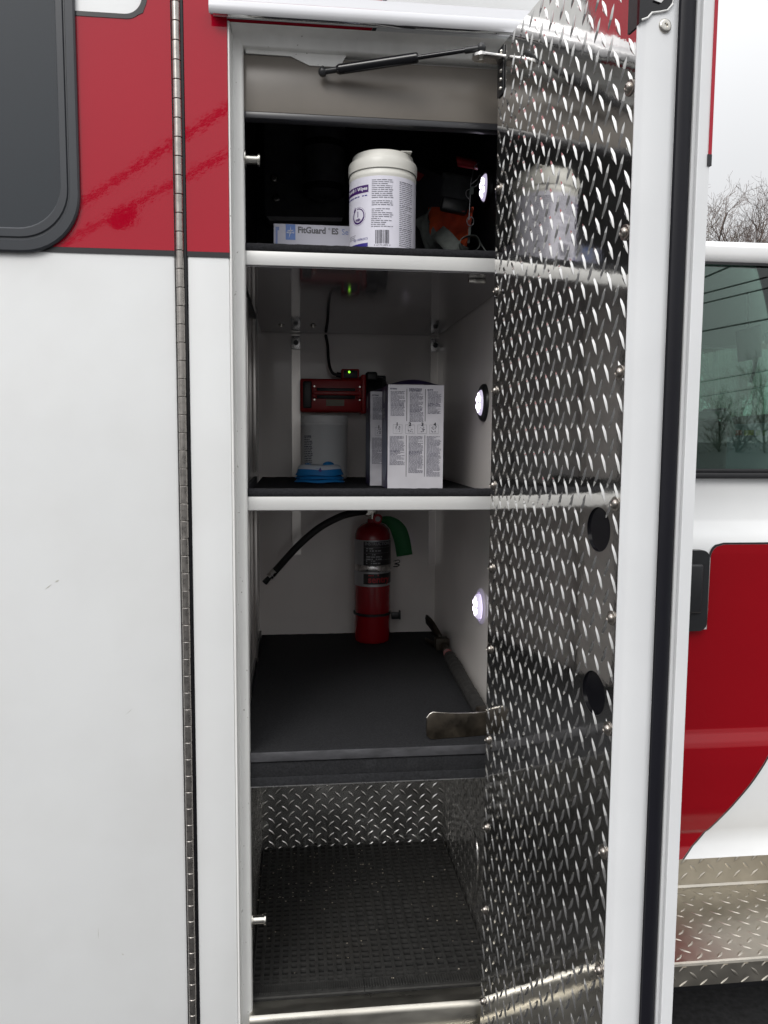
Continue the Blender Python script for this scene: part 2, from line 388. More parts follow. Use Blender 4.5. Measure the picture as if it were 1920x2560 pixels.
wf = wf.done('window', 'window_frame', ed, smooth=25)
b = B(); b.prism(inset(.0365), 'y', -.0115, -.0085); b.done('pane', 'dark_glass', wf, smooth=30)
# --- continuous piano hinge
hx, hy = -.240, -.005
hg = B(); hg.box(-.2500, -.2275, .004, .010, .02, 2.80); hg.cyl((hx, hy, .02), (hx, hy, 2.8), .0035, seg=10)
hg = hg.done('piano_hinge', 'black_paint', amb)
pitch = .0376
k = B(); k.lathe([(0, 0), (.0078, 0), (.0086, .0009), (.0086, pitch - .0016), (.0078, pitch - .0007), (0, pitch - .0007)], seg=16)
kme = k.mesh('hinge_knuckle', 'steel_hinge', 35)
for i in range(73):
    place('hinge_knuckle', kme, hg, Matrix.Translation((hx + random.uniform(-.0003, .0003), hy, .03 + i * pitch)) @ Matrix.Rotation(random.random() * 6, 4, 'Z'))
b = B(); b.box(-.2315, -.2268, -.0035, .002, .02, 2.8); b.done('hinge_gap_shade', 'black_paint', amb)  # black strip stands for the shaded gap beside the hinge
# --- door opening frame (jamb): stepped extrusion
def jamb_piece(name, prof, z0, z1):
    b = B(); b.prism(prof, 'z', z0, z1); return b.done(name, 'jamb_paint', amb, smooth=18)
jp = [(JL, .001), (JL + .002, -.0022), (JL + .0045, -.0022), (JL + .006, .002), (JL + .006, .036), (JL + .0085, .041), (JL + .024, .043), (JL + .0275, .045), (JL + .0295, .049), (JL + .0295, .075), (JL + .012, .08), (JL, .08)]
jamb_piece('door_jamb', jp, .05, TOP)
jamb_piece('door_jamb', [(JR - (x - JL), y) for x, y in jp], .05, TOP)
b = B(); b.prism([(.001, TOP - .0005), (.036, TOP - .003), (.041, TOP - .006), (.0445, TOP - .022), (.049, TOP - .025), (.075, TOP - .025), (.08, TOP - .012), (.08, TOP - .0005)], 'x', JL + .007, JR - .007)
b.done('door_jamb_head', 'jamb_paint', amb, smooth=50)
# --- drip rail above the opening
gp = [(.001, 2.505), (-.006, 2.503), (-.010, 2.482), (-.027, 2.474), (-.031, 2.470), (-.031, 2.450), (-.028, 2.446), (-.026, 2.448), (-.0265, 2.463), (-.012, 2.463), (-.003, 2.458), (.001, 2.452)]
b = B(); b.prism(gp, 'x', -.172, .74); b.done('drip_rail', 'white_trim', amb, smooth=50)
b = B(); b.prism([(-.024, 2.4622), (-.012, 2.4622), (-.004, 2.457), (-.004, 2.452), (-.012, 2.457), (-.024, 2.457)], 'x', -.166, .735); b.done('drip_rail_lining', 'chrome', amb, smooth=50)
# --- header behind the jamb, strut bracket plate
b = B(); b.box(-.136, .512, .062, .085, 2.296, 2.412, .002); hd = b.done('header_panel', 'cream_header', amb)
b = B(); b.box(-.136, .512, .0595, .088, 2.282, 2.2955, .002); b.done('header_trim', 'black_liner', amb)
b = B(); b.box(-.136, .512, .078, .20, 2.4125, 2.425); b.done('header_soffit', 'jamb_paint', amb)
b = B(); b.prism([(-.105, 2.4215), (.11, 2.4215), (.095, 2.3955), (.03, 2.3955), (-.01, 2.412), (-.105, 2.413)], 'y', .0585, .0615); b.done('strut_mount', 'jamb_paint', amb, smooth=0)
# --- compartment lining
b = B(); b.box(XL, XR, YB, YB + .02, .80, 2.02); b.done('back_wall', 'laminate', amb, smooth=0)
b = B(); b.box(XL, XR, YB + .001, YB + .02, 2.021, 2.80); b.done('upper_back_wall', 'black_liner', amb, smooth=0)
for nm, x0, x1 in (('side_wall', XL - .02, XL), ('side_wall', XR, XR + .02)):
    b = B(); b.box(x0, x1, .082, YB + .02, .80, 2.00); b.done(nm, 'laminate', amb, smooth=0)
    b = B(); b.box(x0, x1, .082, YB + .02, 2.001, 2.80); b.done('upper_side_wall', 'black_liner', amb, smooth=0)
b = B(); b.box(XL - .02, XR + .02, .05, YB + .02, 2.801, 2.82); b.done('compartment_ceiling', 'black_liner', amb, smooth=0)
# body shell: roof, far side, ends, underbody
b = B(); b.box(-2.6, .70, .0, 2.30, 2.851, 2.90, .01); b.done('roof', 'white_paint', amb)
b = B(); b.box(-2.6, .70, 2.27, 2.30, .0, 2.85); b.done('far_side_panel', 'white_paint', amb)
b = B(); b.box(.668, .70, .031, 2.269, .0, 2.85); b.done('front_bulkhead', 'white_paint', amb)
b = B(); b.box(-2.6, -2.57, .031, 2.269, .0, 2.85); b.done('rear_end_panel', 'white_paint', amb)
b = B(); b.box(-2.6, .66, .031, 2.26, .03, .20); b.done('underbody', 'black_rubber', amb)
# --- shelf tracks
def track(x, z0, z1):
    b = B(); b.prism([(x - .0155, YB - .001), (x - .0155, YB - .010), (x - .0105, YB - .010), (x - .0105, YB - .0035), (x + .0105, YB - .0035), (x + .0105, YB - .010), (x + .0155, YB - .010), (x + .0155, YB - .001)], 'z', z0, z1)
    return b.done('shelf_track', 'track_alum', amb, smooth=0)
for x, zb in ((-.002, 1.17), (.503, 1.13)):
    tk = track(x, zb, 1.968)
    b = B(); b.box(x - .0165, x + .0165, YB - .016, YB - .0105, 1.915, 1.962, .001); cl = b.done('track_clip', 'alum', tk)
    b = B(); b.cyl((x, YB - .016, 1.938), (x, YB - .019, 1.938), .0095, seg=14); b.done('screw', 'black_paint', tk)
for y, w, m in ((.42, .012, 'track_alum'), (.22, .016, 'black_liner'), (.80, .012, 'track_alum')):
    for z0, z1 in ((.88, 1.43), (1.49, 1.965)):
        b = B(); b.box(XL + .0005, XL + .010, y - w, y + w, z0, z1, .001); b.done('side_track', m, amb)
# --- shelves: aluminium pan, carpet, front bar
def shelf(zbar0, zbar1, zlip, zcar):
    b = B(); b.box(XL + .014, XR - .003, .066, YB - .019, zbar0 - .002, zbar0 + .006); s = b.done('shelf', 'shelf_under', amb, smooth=0)
    b = B(); b.box(XL + .012, XR - .002, .0575, .0655, zbar0, zbar1, .0012); b.done('front_bar', 'brushed_bar', s)
    c = B(); n = 60
    rows = []
    pr = [(.0585, zbar1 + .0008), (.0560, zbar1 + .004), (.0565, zlip - .006), (.0600, zlip - .001), (.066, zlip), (.074, zlip - .004), (.080, (zlip + zcar) / 2), (.092, zcar), (YB - .02, zcar)]
    for (y, z) in pr: rows.append([(XL + .014 + (XR - XL - .018) * i / n, y, z + random.uniform(-.0006, .0006)) for i in range(n + 1)])
    c.sheet(rows); c.done('carpet', 'carpet', s, smooth=60)
    return s
s1 = shelf(1.974, 2.004, 2.022, 2.012)
s2 = shelf(1.437, 1.4675, 1.486, 1.458)
for s_, z in ((s2, 1.459),):                # side flange of the shelf at the left
    b = B(); b.box(XL + .016, XL + .024, .10, .55, z, z + .030, .001); b.done('side_flange', 'carpet', s_)
    b = B(); b.box(XR - .09, XR - .012, .13, .16, z + .003, z + .008, .001); b.done('shelf_clip', 'zinc', s_)
for x in (-.05, .055):                      # bolts under the top shelf
    b = B(); b.lathe([(0, -.006), (.006, -.005), (.007, 0), (.012, .0005), (.012, .002), (0, .002)], (x, .96, 1.970), seg=12); b.done('shelf_bolt', 'zinc', s1)
b = B(); b.box(.40, .44, .12, .135, 1.962, 1.9715, .001); b.done('shelf_stop', 'zinc', s1)
# --- pull-out tray with carpet
b = B(); b.box(XL + .006, XR - .006, .066, YB - .002, .80, .866); tr = b.done('tray', 'black_plastic', amb, smooth=0)
c = B(); n = 50; rows = []
pr = [(.0655, .7935), (.0570, .7945), (.0560, .814), (.0572, .816), (.0560, .818), (.0558, .850), (.0590, .8525), (.0545, .8545), (.0540, .869), (.0565, .8745), (.062, .8760), (.075, .8742), (YB - .003, .873)]
for (y, z) in pr: rows.append([(XL + .007 + (XR - XL - .014) * i / n, y + random.uniform(-.0004, .0004), z + random.uniform(-.0005, .0005)) for i in range(n + 1)])
c.sheet(rows); c.done('carpet', 'tray_carpet', tr, smooth=45)
b = B(); b.box(XL + .008, XR - .008, .0500, .0548, .8552, .8775, .0018); b.done('edge_trim', 'edge_trim', tr)
b = B(); b.box(XL + .02, XR - .02, .060, .0645, .7905, .7930); b.done('tray_edge', 'alum', tr)
b = B(); b.box(XL + .0005, XL + .0055, .09, 1.15, .80, .893); b.done('tray_slide', 'black_plastic', tr)
# --- striker pins on the left jamb
for z in (2.197, .463):
    p = B(); yy = .066; x0 = JL + .0297
    p.lathe([(0, 0), (.021, 0), (.0205, .0022), (.0098, .0035), (.0095, .0275), (.0128, .028), (.0135, .0295), (.0130, .0325), (0, .0335)], (x0, yy, z), (1, 0, 0), seg=22)
    p.done('striker_pin', 'zinc', amb)
# --- compartment lights on the right wall
def led(y, z, clear):
    x = XR - .0005
    if not clear:
        b = B(); b.lathe([(.052, 0), (.051, .006), (.046, .011), (.039, .0125), (.036, .010), (.035, .004), (0, .004)], (x, y, z), (-1, 0, 0), seg=36); l_ = b.done('compartment_light', 'black_plastic', amb)
    else:
        b = B(); b.lathe([(.050, 0), (.050, .003), (.046, .006), (.041, .006), (.039, .003), (0, .003)], (x, y, z), (-1, 0, 0), seg=36); l_ = b.done('compartment_light', 'led_clear', amb)
    b = B(); b.lathe([(.0345, .005), (.0345, .012), (.031, .0155), (.02, .0175), (0, .018)], (x, y, z), (-1, 0, 0), seg=32); b.done('lens', 'led', l_)
    for a in range(6):
        cy, cz = y + .019 * math.cos(R(60 * a + 30)), z + .019 * math.sin(R(60 * a + 30))
        b = B(); b.lathe([(.0085, .014), (.008, .0185), (.004, .0200), (0, .0204)], (x, cy, cz), (-1, 0, 0), seg=12); b.done('diode', 'led_hot', l_)
led(.425, 2.272, False); led(.425, 1.699, False); led(.42, 1.130, True)
# --- lower bay lined with tread plate
def lozenges(bm_fn, b, s0, s1, z0, z1, p, q, ln, ang, wd, ht, keep=None, off=(0, 0)):
    """raised tread: pointed roof-shaped bars in two crossing directions"""
    i0, i1 = int(s0 / p) - 2, int(s1 / p) + 2; j0, j1 = int(z0 / q) - 2, int(z1 / q) + 2
    for i in range(i0, i1):
        for j in range(j0, j1):
            for kk in (0, 1):
                cs, cz = (i + .5 * kk) * p + off[0], (j + .5 * kk) * q + off[1]
                if not (s0 - .004 < cs < s1 + .004 and z0 < cz < z1): continue
                if keep and not keep(cs, cz): continue
                a = R(ang if kk else 180 - ang) + random.uniform(-.03, .03); ca, sa = math.cos(a), math.sin(a)
                st = (-.5, -.30, 0, .30, .5); base = []; top = []
                rows4 = ([], [], [], [])
                for t in st:
                    f_ = 1 - (2 * abs(t)) ** 1.8; w = wd * .5 * f_; h = ht * (1 - (2 * abs(t)) ** 2.6); tp = max(0, w - ht * 1.55) * .9
                    for lst, o, hh in zip(rows4, (-w, -tp, tp, w), (0, h, h, 0)):
                        S, Z = cs + ca * t * ln - sa * o, cz + sa * t * ln + ca * o
                        lst.append(b.bm.verts.new(bm_fn(min(max(S, s0), s1), min(max(Z, z0), z1), hh + .00003)))
                for t in range(4):
                    for A, Q in zip(rows4, rows4[1:]):
                        b.bm.faces.new((A[t], A[t + 1], Q[t + 1], Q[t]))
def plate(name, parent, fn, s0, s1, z0, z1, p, q, ln, ang, wd, ht, m, hole=None, keep=None):
    b = B(); b.quad(fn(s0, z0, 0), fn(s1, z0, 0), fn(s1, z1, 0), fn(s0, z1, 0))
    lozenges(fn, b, s0, s1, z0, z1, p, q, ln, ang, wd, ht, keep)
    return b.done(name, m, parent, smooth=25)
XPL, XPR, YP = -.118, .488, .765
plate('tread_back_wall', amb, lambda s, z, h: Vector((s, YP - h, z)), XPL, XPR, .245, .80, .043, .0395, .030, 44, .0092, .0018, 'tread_lining')
plate('tread_side_wall', amb, lambda s, z, h: Vector((XPL + h, s, z)), .08, YP, .245, .80, .043, .0395, .030, 44, .0092, .0018, 'tread_lining')
plate('tread_side_wall', amb, lambda s, z, h: Vector((XPR - h, s, z)), .08, YP, .245, .80, .043, .0395, .030, 44, .0092, .0018, 'tread_lining')
b = B(); b.box(-.16, .53, .079, .80, .225, .2535); b.done('compartment_floor', 'floor_pan', amb, smooth=0)
b = B(); b.prism([(.020, .05), (.022, .2350), (.0235, .2405), (.0275, .2455), (.032, .2478), (.037, .2470), (.078, .2470), (.078, .225), (.04, .05)], 'x', JL + .024, JR - .024); b.done('door_sill', 'alum_worn', amb, smooth=35)
rp = [at(987, 1735, x=XPR - .012), at(1003, 1765, x=XPR - .012), at(1025, 1800, x=XPR - .014), at(1032, 1855, x=XPR - .014), at(1028, 1915, x=XPR - .012), at(1024, 1935, x=XPR - .010)]
b = B(); b.tube(bez(rp, 6), .003, 8); b.done('cable_rod', 'alum', amb)

# ================================================================== compartment door (swung open)
U = Vector((.146, -.989, 0)).normalized(); T = Vector((U.y * -1, U.x, 0)); D0 = Vector((.43, 0, 0))
def dl(s, t, z): return D0 + U * s + T * t + Vector((0, 0, z))
dfn = lambda v: dl(v.x, v.y, v.z)
DB, DT = .02, 2.425
b = B(dfn)
prof = [(.004, .004), (.531, .004), (.5375, .0005), (.5395, -.0035), (.5420, -.0035), (.5428, .0015), (.5420, .0085), (.5435, .012), (.5445, .030), (.5440, .052), (.5405, .064), (.5380, .0665), (.5380, .096), (.543, .0965), (.543, .106), (.004, .106)]
b.prism(prof, 'z', DB + .01, DT)
door = b.done('compartment_door', 'door_paint', amb, smooth=30)
door['label'] = 'swung-open compartment door lined with polished tread plate'
# outer skin with flange
b = B(dfn); b.prism([(-.03, .1065), (.543, .1065), (.546, .1005), (.549, .0985), (.5545, .0985), (.5555, .0995), (.5555, .1195), (-.03, .1195)], 'z', DB, DT + .02); sk = b.done('outer_skin', 'door_paint', door, smooth=30)
b = B(dfn); b.prism([(-.03, .1198), (.5559, .1198), (.5559, .1165), (.5575, .1165), (.5575, .1218), (-.03, .1218)], 'z', 2.035, DT + .02); b.done('red_stripe', 'red_vinyl', door, smooth=0)
b = B(dfn); b.prism([(-.03, .1198), (.5559, .1198), (.5559, .1150), (.5578, .1150), (.5578, .1221), (-.03, .1221)], 'z', 2.018, 2.0348); b.done('black_pinstripe', 'black_stripe', door, smooth=0)
# rubber seal
b = B(dfn); b.prism([(.5385, .0670), (.5445, .0675), (.5475, .072), (.5485, .079), (.5475, .087), (.5450, .0925), (.5385, .0955)], 'z', DB + .005, DT); b.done('door_seal', 'seal', door, smooth=50)
# tread plate lining with two round finger holes
holes = [(.470, 1.451, .0375), (.471, 1.172, .0375)]
pb = B()
pf = lambda s, z, h: dl(s, -h, z)
S0, S1, Z0, Z1 = .0, .5365, DB + .03, DT
lp = [(S0, Z0), (S1, Z0), (S1, Z1), (S0, Z1)]
vs = [pb.bm.verts.new(pf(s, z, 0)) for s, z in lp]; es = [pb.bm.edges.new((vs[i], vs[(i + 1) % 4])) for i in range(4)]
for hs_, hz_, hr_ in holes:
    hv = [pb.bm.verts.new(pf(hs_ + hr_ * math.cos(2 * math.pi * i / 40), hz_ + hr_ * math.sin(2 * math.pi * i / 40), 0)) for i in range(40)]
    es += [pb.bm.edges.new((hv[i], hv[(i + 1) % 40])) for i in range(40)]
bmesh.ops.triangle_fill(pb.bm, edges=es, use_beauty=True, use_dissolve=False)
pb.bm.faces.ensure_lookup_table()
rows_z = [2.133, 1.919, 1.705, 1.498, 1.313, 1.128, .917, .708, .508, .280]
def keep(s, z):
    if s < .075 and 2.325 < z < 2.43: return False
    if s > .495 and z > 2.205: return False
    return all(math.hypot(s - a, z - c) > r_ + .009 for a, c, r_ in holes)
lozenges(pf, pb, S0, S1, Z0, Z1, .0425, .0485, .0385, 62, .0105, .0025, keep, (.012, .01))
pb.done('tread_plate', 'tread', door, smooth=20)
for hs_, hz_, hr_ in holes:
    b = B(dfn); b.lathe([(hr_ - .0005, .0), (hr_ - .0005, .0035), (0, .0036)], (hs_, .0, hz_), (0, 1, 0), seg=40); b.done('finger_hole', 'black_paint', door)  # black cup paints the shade inside the hole
rv = B(); rv.lathe([(0, .0068), (.0032, .0066), (.0036, .0075), (.0062, .0062), (.0078, .0035), (.0080, .0018), (.0118, .0018), (.0122, .0004), (.0122, 0)], seg=18)
rvm = rv.mesh('rivet', 'rivet_steel', 35)
rmat = Matrix((( U.x, 0, -T.x, 0), (U.y, 0, -T.y, 0), (0, 1, 0, 0), (0, 0, 0, 1)))
for z in rows_z:
    for s in (.017, .5215):
        place('rivet', rvm, door, Matrix.Translation(dl(s, -.0006, z)) @ rmat @ Matrix.Rotation(random.random() * 6, 4, 'Z'))
# latch in the free edge; black slabs stand for the shaded opening
b = B(dfn); o = [(-.004, 2.30), (-.004, 2.213), (.006, 2.222), (.016, 2.232), (.030, 2.236), (.042, 2.240), (.050, 2.250), (.053, 2.264), (.051, 2.280), (.046, 2.30)]
b.prism([(t, z) for t, z in o], 'x', .5400, .5462); lt = b.done('latch', 'black_paint', door, smooth=0)
b = B(dfn); b.box(.512, .5368, -.0020, -.0004, 2.214, 2.32); b.done('latch_cutout_shade', 'black_rubber', door, smooth=0)
b = B(dfn); b.prism([(.018, 2.248), (.030, 2.262), (.038, 2.256), (.030, 2.246)], 'x', .5464, .549); b.done('latch_claw', 'alum', door)
b = B(dfn); b.tube([(.5462, .000, 2.219), (.5462, .010, 2.2235), (.5462, .017, 2.2315), (.5462, .030, 2.2345), (.5462, .043, 2.2385), (.5462, .0515, 2.249), (.5462, .0545, 2.264), (.5462, .0525, 2.281), (.5462, .047, 2.30)], .0016, 8); b.done('latch_rim', 'jamb_paint', door)
b = B(dfn); b.lathe([(.0105, 0), (.0105, .001), (.0095, .003), (.0072, .0040), (.0034, .0040), (.0030, .0020), (0, .0018)], (.5440, .0405, 2.2165), (1, 0, 0), seg=22); b.done('latch_screw', 'zinc', door)
# strut bracket on the plate
b = B(dfn); b.box(.002, .034, -.0036, -.0008, 2.322, 2.420, .001)
br = b.done('strut_bracket', 'black_plastic', door)
b = B(dfn); b.box(.012, .050, -.052, -.0036, 2.3855, 2.3915, .0015); b.cyl((.031, -.052, 2.3857), (.031, -.052, 2.3913), .019, seg=24); b.done('bracket_tongue', 'alum', door)
for z in (2.334, 2.352, 2.370, 2.408):
    b = B(dfn); b.lathe([(0, .0042), (.003, .0040), (.0048, .0018), (.0048, 0)], (.024, -.0037, z), (0, -1, 0), seg=12); b.done('bracket_rivet', 'zinc', door)
# gas strut
A_, C_ = at(697, 155, y=.062 + .0), None
A_ = Vector((at(697, 155, y=.095).x, .040, at(697, 155, y=.04).z)); A_ = at(697, 155, y=.040)
E_ = dl(.031, -.052, 2.406)
ax = (E_ - A_); lnn = ax.length; ax.normalize()
gs = B(); gs.cyl(A_ + ax * .030, A_ + ax * .036, .0075, .0105); gs.cyl(A_ + ax * .036, A_ + ax * (lnn * .60), .0105); gs.cyl(A_ + ax * (lnn * .60), A_ + ax * (lnn * .60 + .003), .0105, .008)
gs = gs.done('gas_strut', 'black_paint', amb)
b = B(); b.cyl(A_ + ax * lnn * .60, E_ - ax * .03, .0046, seg=14); b.done('rod', 'black_paint', gs)
b = B(); b.cyl(E_ - ax * .034, E_ - ax * .006, .0065, seg=14); b.lathe([(0, -.010), (.006, -.0085), (.0095, -.003), (.0095, .003), (.006, .0085), (0, .010)], E_, (0, 0, 1), seg=18); b.done('ball_socket', 'black_plastic', gs)
b = B(); b.cyl(A_, A_ + ax * .031, .0062, seg=14); b.lathe([(0, -.010), (.006, -.0085), (.0095, -.003), (.0095, .003), (.006, .0085), (0, .010)], A_, (0, 0, 1), seg=18); b.done('ball_socket', 'black_plastic', gs)
b = B(); b.cyl(A_ + Vector((0, 0, .008)), A_ + Vector((0, .018, .016)), .0045, seg=12); b.done('ball_stud', 'zinc', gs)
b = B(); b.cyl(E_ + Vector((0, 0, -.026)), E_ + Vector((0, 0, -.006)), .0065, seg=12); b.done('ball_stud', 'zinc', gs)
q_ = ax.to_track_quat('Z', 'Y')
b = B()
for i in range(9):                                   # faded printed marks on the tube
    c0 = A_ + ax * (.075 + i * .0052)
    b.lathe([(.01065, 0), (.01065, .0030)], c0, ax, seg=4, a0=R(-8), a1=R(40))
b.done('printed_marks', 'label_grey', gs, smooth=0)['kind'] = 'stuff'

# ================================================================== rubber floor tiles
def tile(x0, x1, y0, y1, label, border=False):
    z0, z1 = .2540, .2620; b = B(); nx = 12; px = (x1 - x0) / nx
    ylo = y0 + (.034 if border else 0); ny = max(2, round((y1 - ylo) / .0222)); py = (y1 - ylo) / ny
    for i in range(nx + 1):
        w = .0040 if 0 < i < nx else .003; xx = x0 + i * px
        a, c = max(x0 + .0005, xx - w), min(x1 - .0005, xx + w)
        b.box(a, c, ylo, y1 - .0005, z0, z1)
        if 0 < i < nx:
            b.box(xx - .0008, xx + .0008, ylo, y1 - .001, z1 + .0001, z1 + .0012)
    for j in range(ny + 1):
        yy = ylo + j * py; w = .0034 if 0 < j < ny else .0025
        b.box(x0 + .001, x1 - .001, max(ylo + .0003, yy - w), min(y1 - .0008, yy + w), z0, z1 - .0008)
    if border:
        b.prism([(y0, z0), (y0 - .004, z0 - .001), (y0 - .003, z0 + .003), (ylo - .002, z1 - .004), (ylo + .001, z1 - .004), (ylo + .001, z0)], 'x', x0 + .0008, x1 - .0008)
        for i in range(nx * 4):
            xx = x0 + (i + .5) * (x1 - x0) / (nx * 4)
            b.prism([(y0 + .004, z0 + .004), (y0 + .004, z0 + .0085), (ylo - .002, z1 - .001), (ylo - .002, z0 + .004)], 'x', xx - .0016, xx + .0016)
        b.box(x0 + .001, x1 - .001, y0 + .012, y0 + .015, z0 + .004, z1 - .005)
    o = b.done('drain_tile', 'mat_rubber', smooth=0)
    tag(o, label, 'floor tile', 'interlocking rubber drain tiles on the bottom of the compartment')
XS = .160
for nm, xa, xb in (('left', XPL + .004, XS), ('right', XS, XPR - .004)):
    tile(xa, xb, .082, .145, 'black rubber edge strip of the drain mat by the sill, %s half' % nm, True)
    tile(xa, xb, .1455, .545, 'black rubber drain tile in the middle row, %s of the seam' % nm)
    tile(xa, xb, .5455, .762, 'black rubber drain tile against the tread plate back wall, %s of the seam' % nm)
gr = B(); rg_ = random.Random(5)  # crumbs, plus pale specks standing for floor glints in the holes
for i in range(300):
    x, y = (rg_.uniform(XPL, XPR), rg_.uniform(.1, .75)) if i < 70 else (rg_.uniform(XPL, .26), rg_.uniform(.47, .75)); s = rg_.uniform(.0008, .0024) * (.9 if i < 70 else 1.3)
    z = .2537 if i > 70 else .2617
    bmesh.ops.create_icosphere(gr.bm, subdivisions=1, radius=s, matrix=Matrix.Translation((x, y, z + s * .6)) @ Matrix.Diagonal((1.3, 1, .7, 1)))
gr = gr.done('glint_grit', 'glint_grit', smooth=0); gr['kind'] = 'stuff'; gr['label'] = 'pale crumbs in the rubber drain mat, and specks modelled as floor glints'; gr['category'] = 'glint_grit'

# ================================================================== top shelf
ZS1 = 2.0125
# --- wipes tub
def tub_fn(c, r, view=(CAM.x, CAM.y)):
    f0 = math.atan2(view[1] - c[1], view[0] - c[0])
    return lambda x, z, dr=0.0: Vector((c[0] + (r + dr) * math.cos(f0 + x / r), c[1] + (r + dr) * math.sin(f0 + x / r), z))
tc_ = (.2, .157); tr_ = .0765; TB = ZS1; TT = 2.262
tub = thing('wipes_tub', (tc_[0], tc_[1], TB), 'white wipes tub with purple print and barcode on the top shelf', 'tub')
b = B(); b.lathe([(0, .0), (.070, .0), (.0745, .003), (tr_, .008), (tr_, .186), (.0775, .189), (.0775, .196), (.0762, .198), (.0762, .203), (0, .203)], (tc_[0], tc_[1], TB), seg=72); b.done('tub_body', 'tub_plastic', tub)
ld = B(); ld.lathe([(.0775, .2035), (.0790, .2045), (.0795, .214), (.0795, .226), (.0775, .231), (.0725, .2325), (.0715, .2345), (.0700, .247), (.0675, .250), (0, .2505)], (tc_[0], tc_[1], TB), seg=72)
ld.box(tc_[0] + .035, tc_[0] + .060, tc_[1] - .055, tc_[1] - .030, TB + .2500, TB + .2530, .001); ld.done('lid', 'tub_plastic', tub)
fn = tub_fn(tc_, tr_)
lab = B(); put_rect(lab, -R(100) * tr_, R(100) * tr_, TB + .010, TB + .1845, lambda x, z: fn(x, z, .0006), 60); lb = lab.done('tub_label', 'tub_label', tub)
def A(px): return math.asin(max(-.98, min(.98, (px - 827) / 73.5))) * tr_     # arc position from the picture
f1 = lambda x, z: fn(x, z, .0011)
f2 = lambda x, z: fn(x, z, .0015)
b = B(); put_rect(b, -R(95) * tr_, A(797), TB + .1475, TB + .1650, f1, 24); b.done('purple_band', 'ink_purple', tub, smooth=0)
b = B(); put_text(b, 'Oxivir® 1 Wipes', .0115, lambda x, z: f2(A(795) + x, TB + .1535 + z), 'RIGHT', .92, .0002); b.done('tub_lettering', 'logo_white', tub, smooth=0)
b = B(); put_rect(b, -R(95) * tr_, A(796), TB + .018, TB + .027, f1, 24); b.done('blue_band', 'ink_blue', tub, smooth=0)
b = B(); r_ = random.Random(3); put_words(b, -R(80) * tr_, A(796), TB + .1415, 1, .006, f1, .45, r_)
put_text(b, 'REF 100962573', .0075, lambda x, z: f1(A(796) + x, TB + .0345 + z), 'RIGHT', .9); b.done('tub_lettering', 'ink_blue', tub, smooth=0)
b = B()                                             # one-minute dial with arrow
dc, dz, dr_ = A(775), TB + .0935, .0190
for i in range(46):
    a0, a1 = R(-230 + 360 * i / 50), R(-230 + 360 * (i + 1) / 50); w = .0013 + .0016 * max(0, math.sin(R(10 + 180 * i / 46))) * (1 if i < 30 else .5)
    P_ = [(dr_, a0), (dr_, a1), (dr_ - w * 1.5, a1), (dr_ - w * 1.5, a0)]
    b.bm.faces.new([b.bm.verts.new(f1(dc + r0 * math.cos(a) * .95, dz + r0 * math.sin(a))) for r0, a in P_])
aa = R(-230)
b.bm.faces.new([b.bm.verts.new(f1(dc + x, dz + z)) for x, z in ((-.0165, .012), (-.0105, .0245), (-.0070, .0150))])
put_text(b, '1', .0185, lambda x, z: f1(dc - .001 + x, dz - .001 + z), 'CENTER', .8, .0005)
put_text(b, 'min', .0115, lambda x, z: f1(dc - .001 + x, dz - .0115 + z), 'CENTER', .9, .0004)
for i in range(34):
    a0 = R(130 - 330 * i / 34); a1 = a0 - R(5); P_ = [(.0222, a0), (.0222, a1), (.0213, a1), (.0213, a0)]
    b.bm.faces.new([b.bm.verts.new(f1(dc + r0 * math.cos(a) * .95, dz + r0 * math.sin(a))) for r0, a in P_])
b.done('one_minute_dial', 'ink_purple', tub, smooth=0)
b = B(); put_words(b, A(804), A(851), TB + .1755, 10, .0046, f1, .42, r_, nx=2); put_words(b, A(804), A(851), TB + .126, 3, .0046, f1, .42, r_, nx=2)
put_words(b, A(804), A(850), TB + .107, 5, .0046, f1, .42, r_, nx=2); put_words(b, A(803), A(850), TB + .084, 5, .0046, f1, .42, r_, nx=2); put_words(b, A(803), A(850), TB + .061, 0, .0046, f1, .42, r_)
put_words(b, A(863), A(891), TB + .174, 34, .0046, f1, .40, r_, (0, 12, 24)); put_words(b, A(756), A(770), TB + .050, 3, .0042, f1, .3, r_)
b.done('small_print', 'ink_text', tub, smooth=0)['kind'] = 'stuff'
b = B(); x = A(812)
while x < A(842):
    w = r_.choice((.0005, .0008, .0012, .0018)); put_rect(b, x, x + w, TB + .0235, TB + .0560, f1); x += w + r_.choice((.0006, .0009, .0014))
put_text(b, '9  67174 54873  8', .0052, lambda x, z: f1(A(827) + x, TB + .0180 + z), 'CENTER', .95); b.done('barcode', 'ink_dark', tub, smooth=0)['kind'] = 'stuff'

for ch in tub.children:                              # squat proportions of the tub
    for v in ch.data.vertices: v.co.z = TB + (v.co.z - TB) * .915
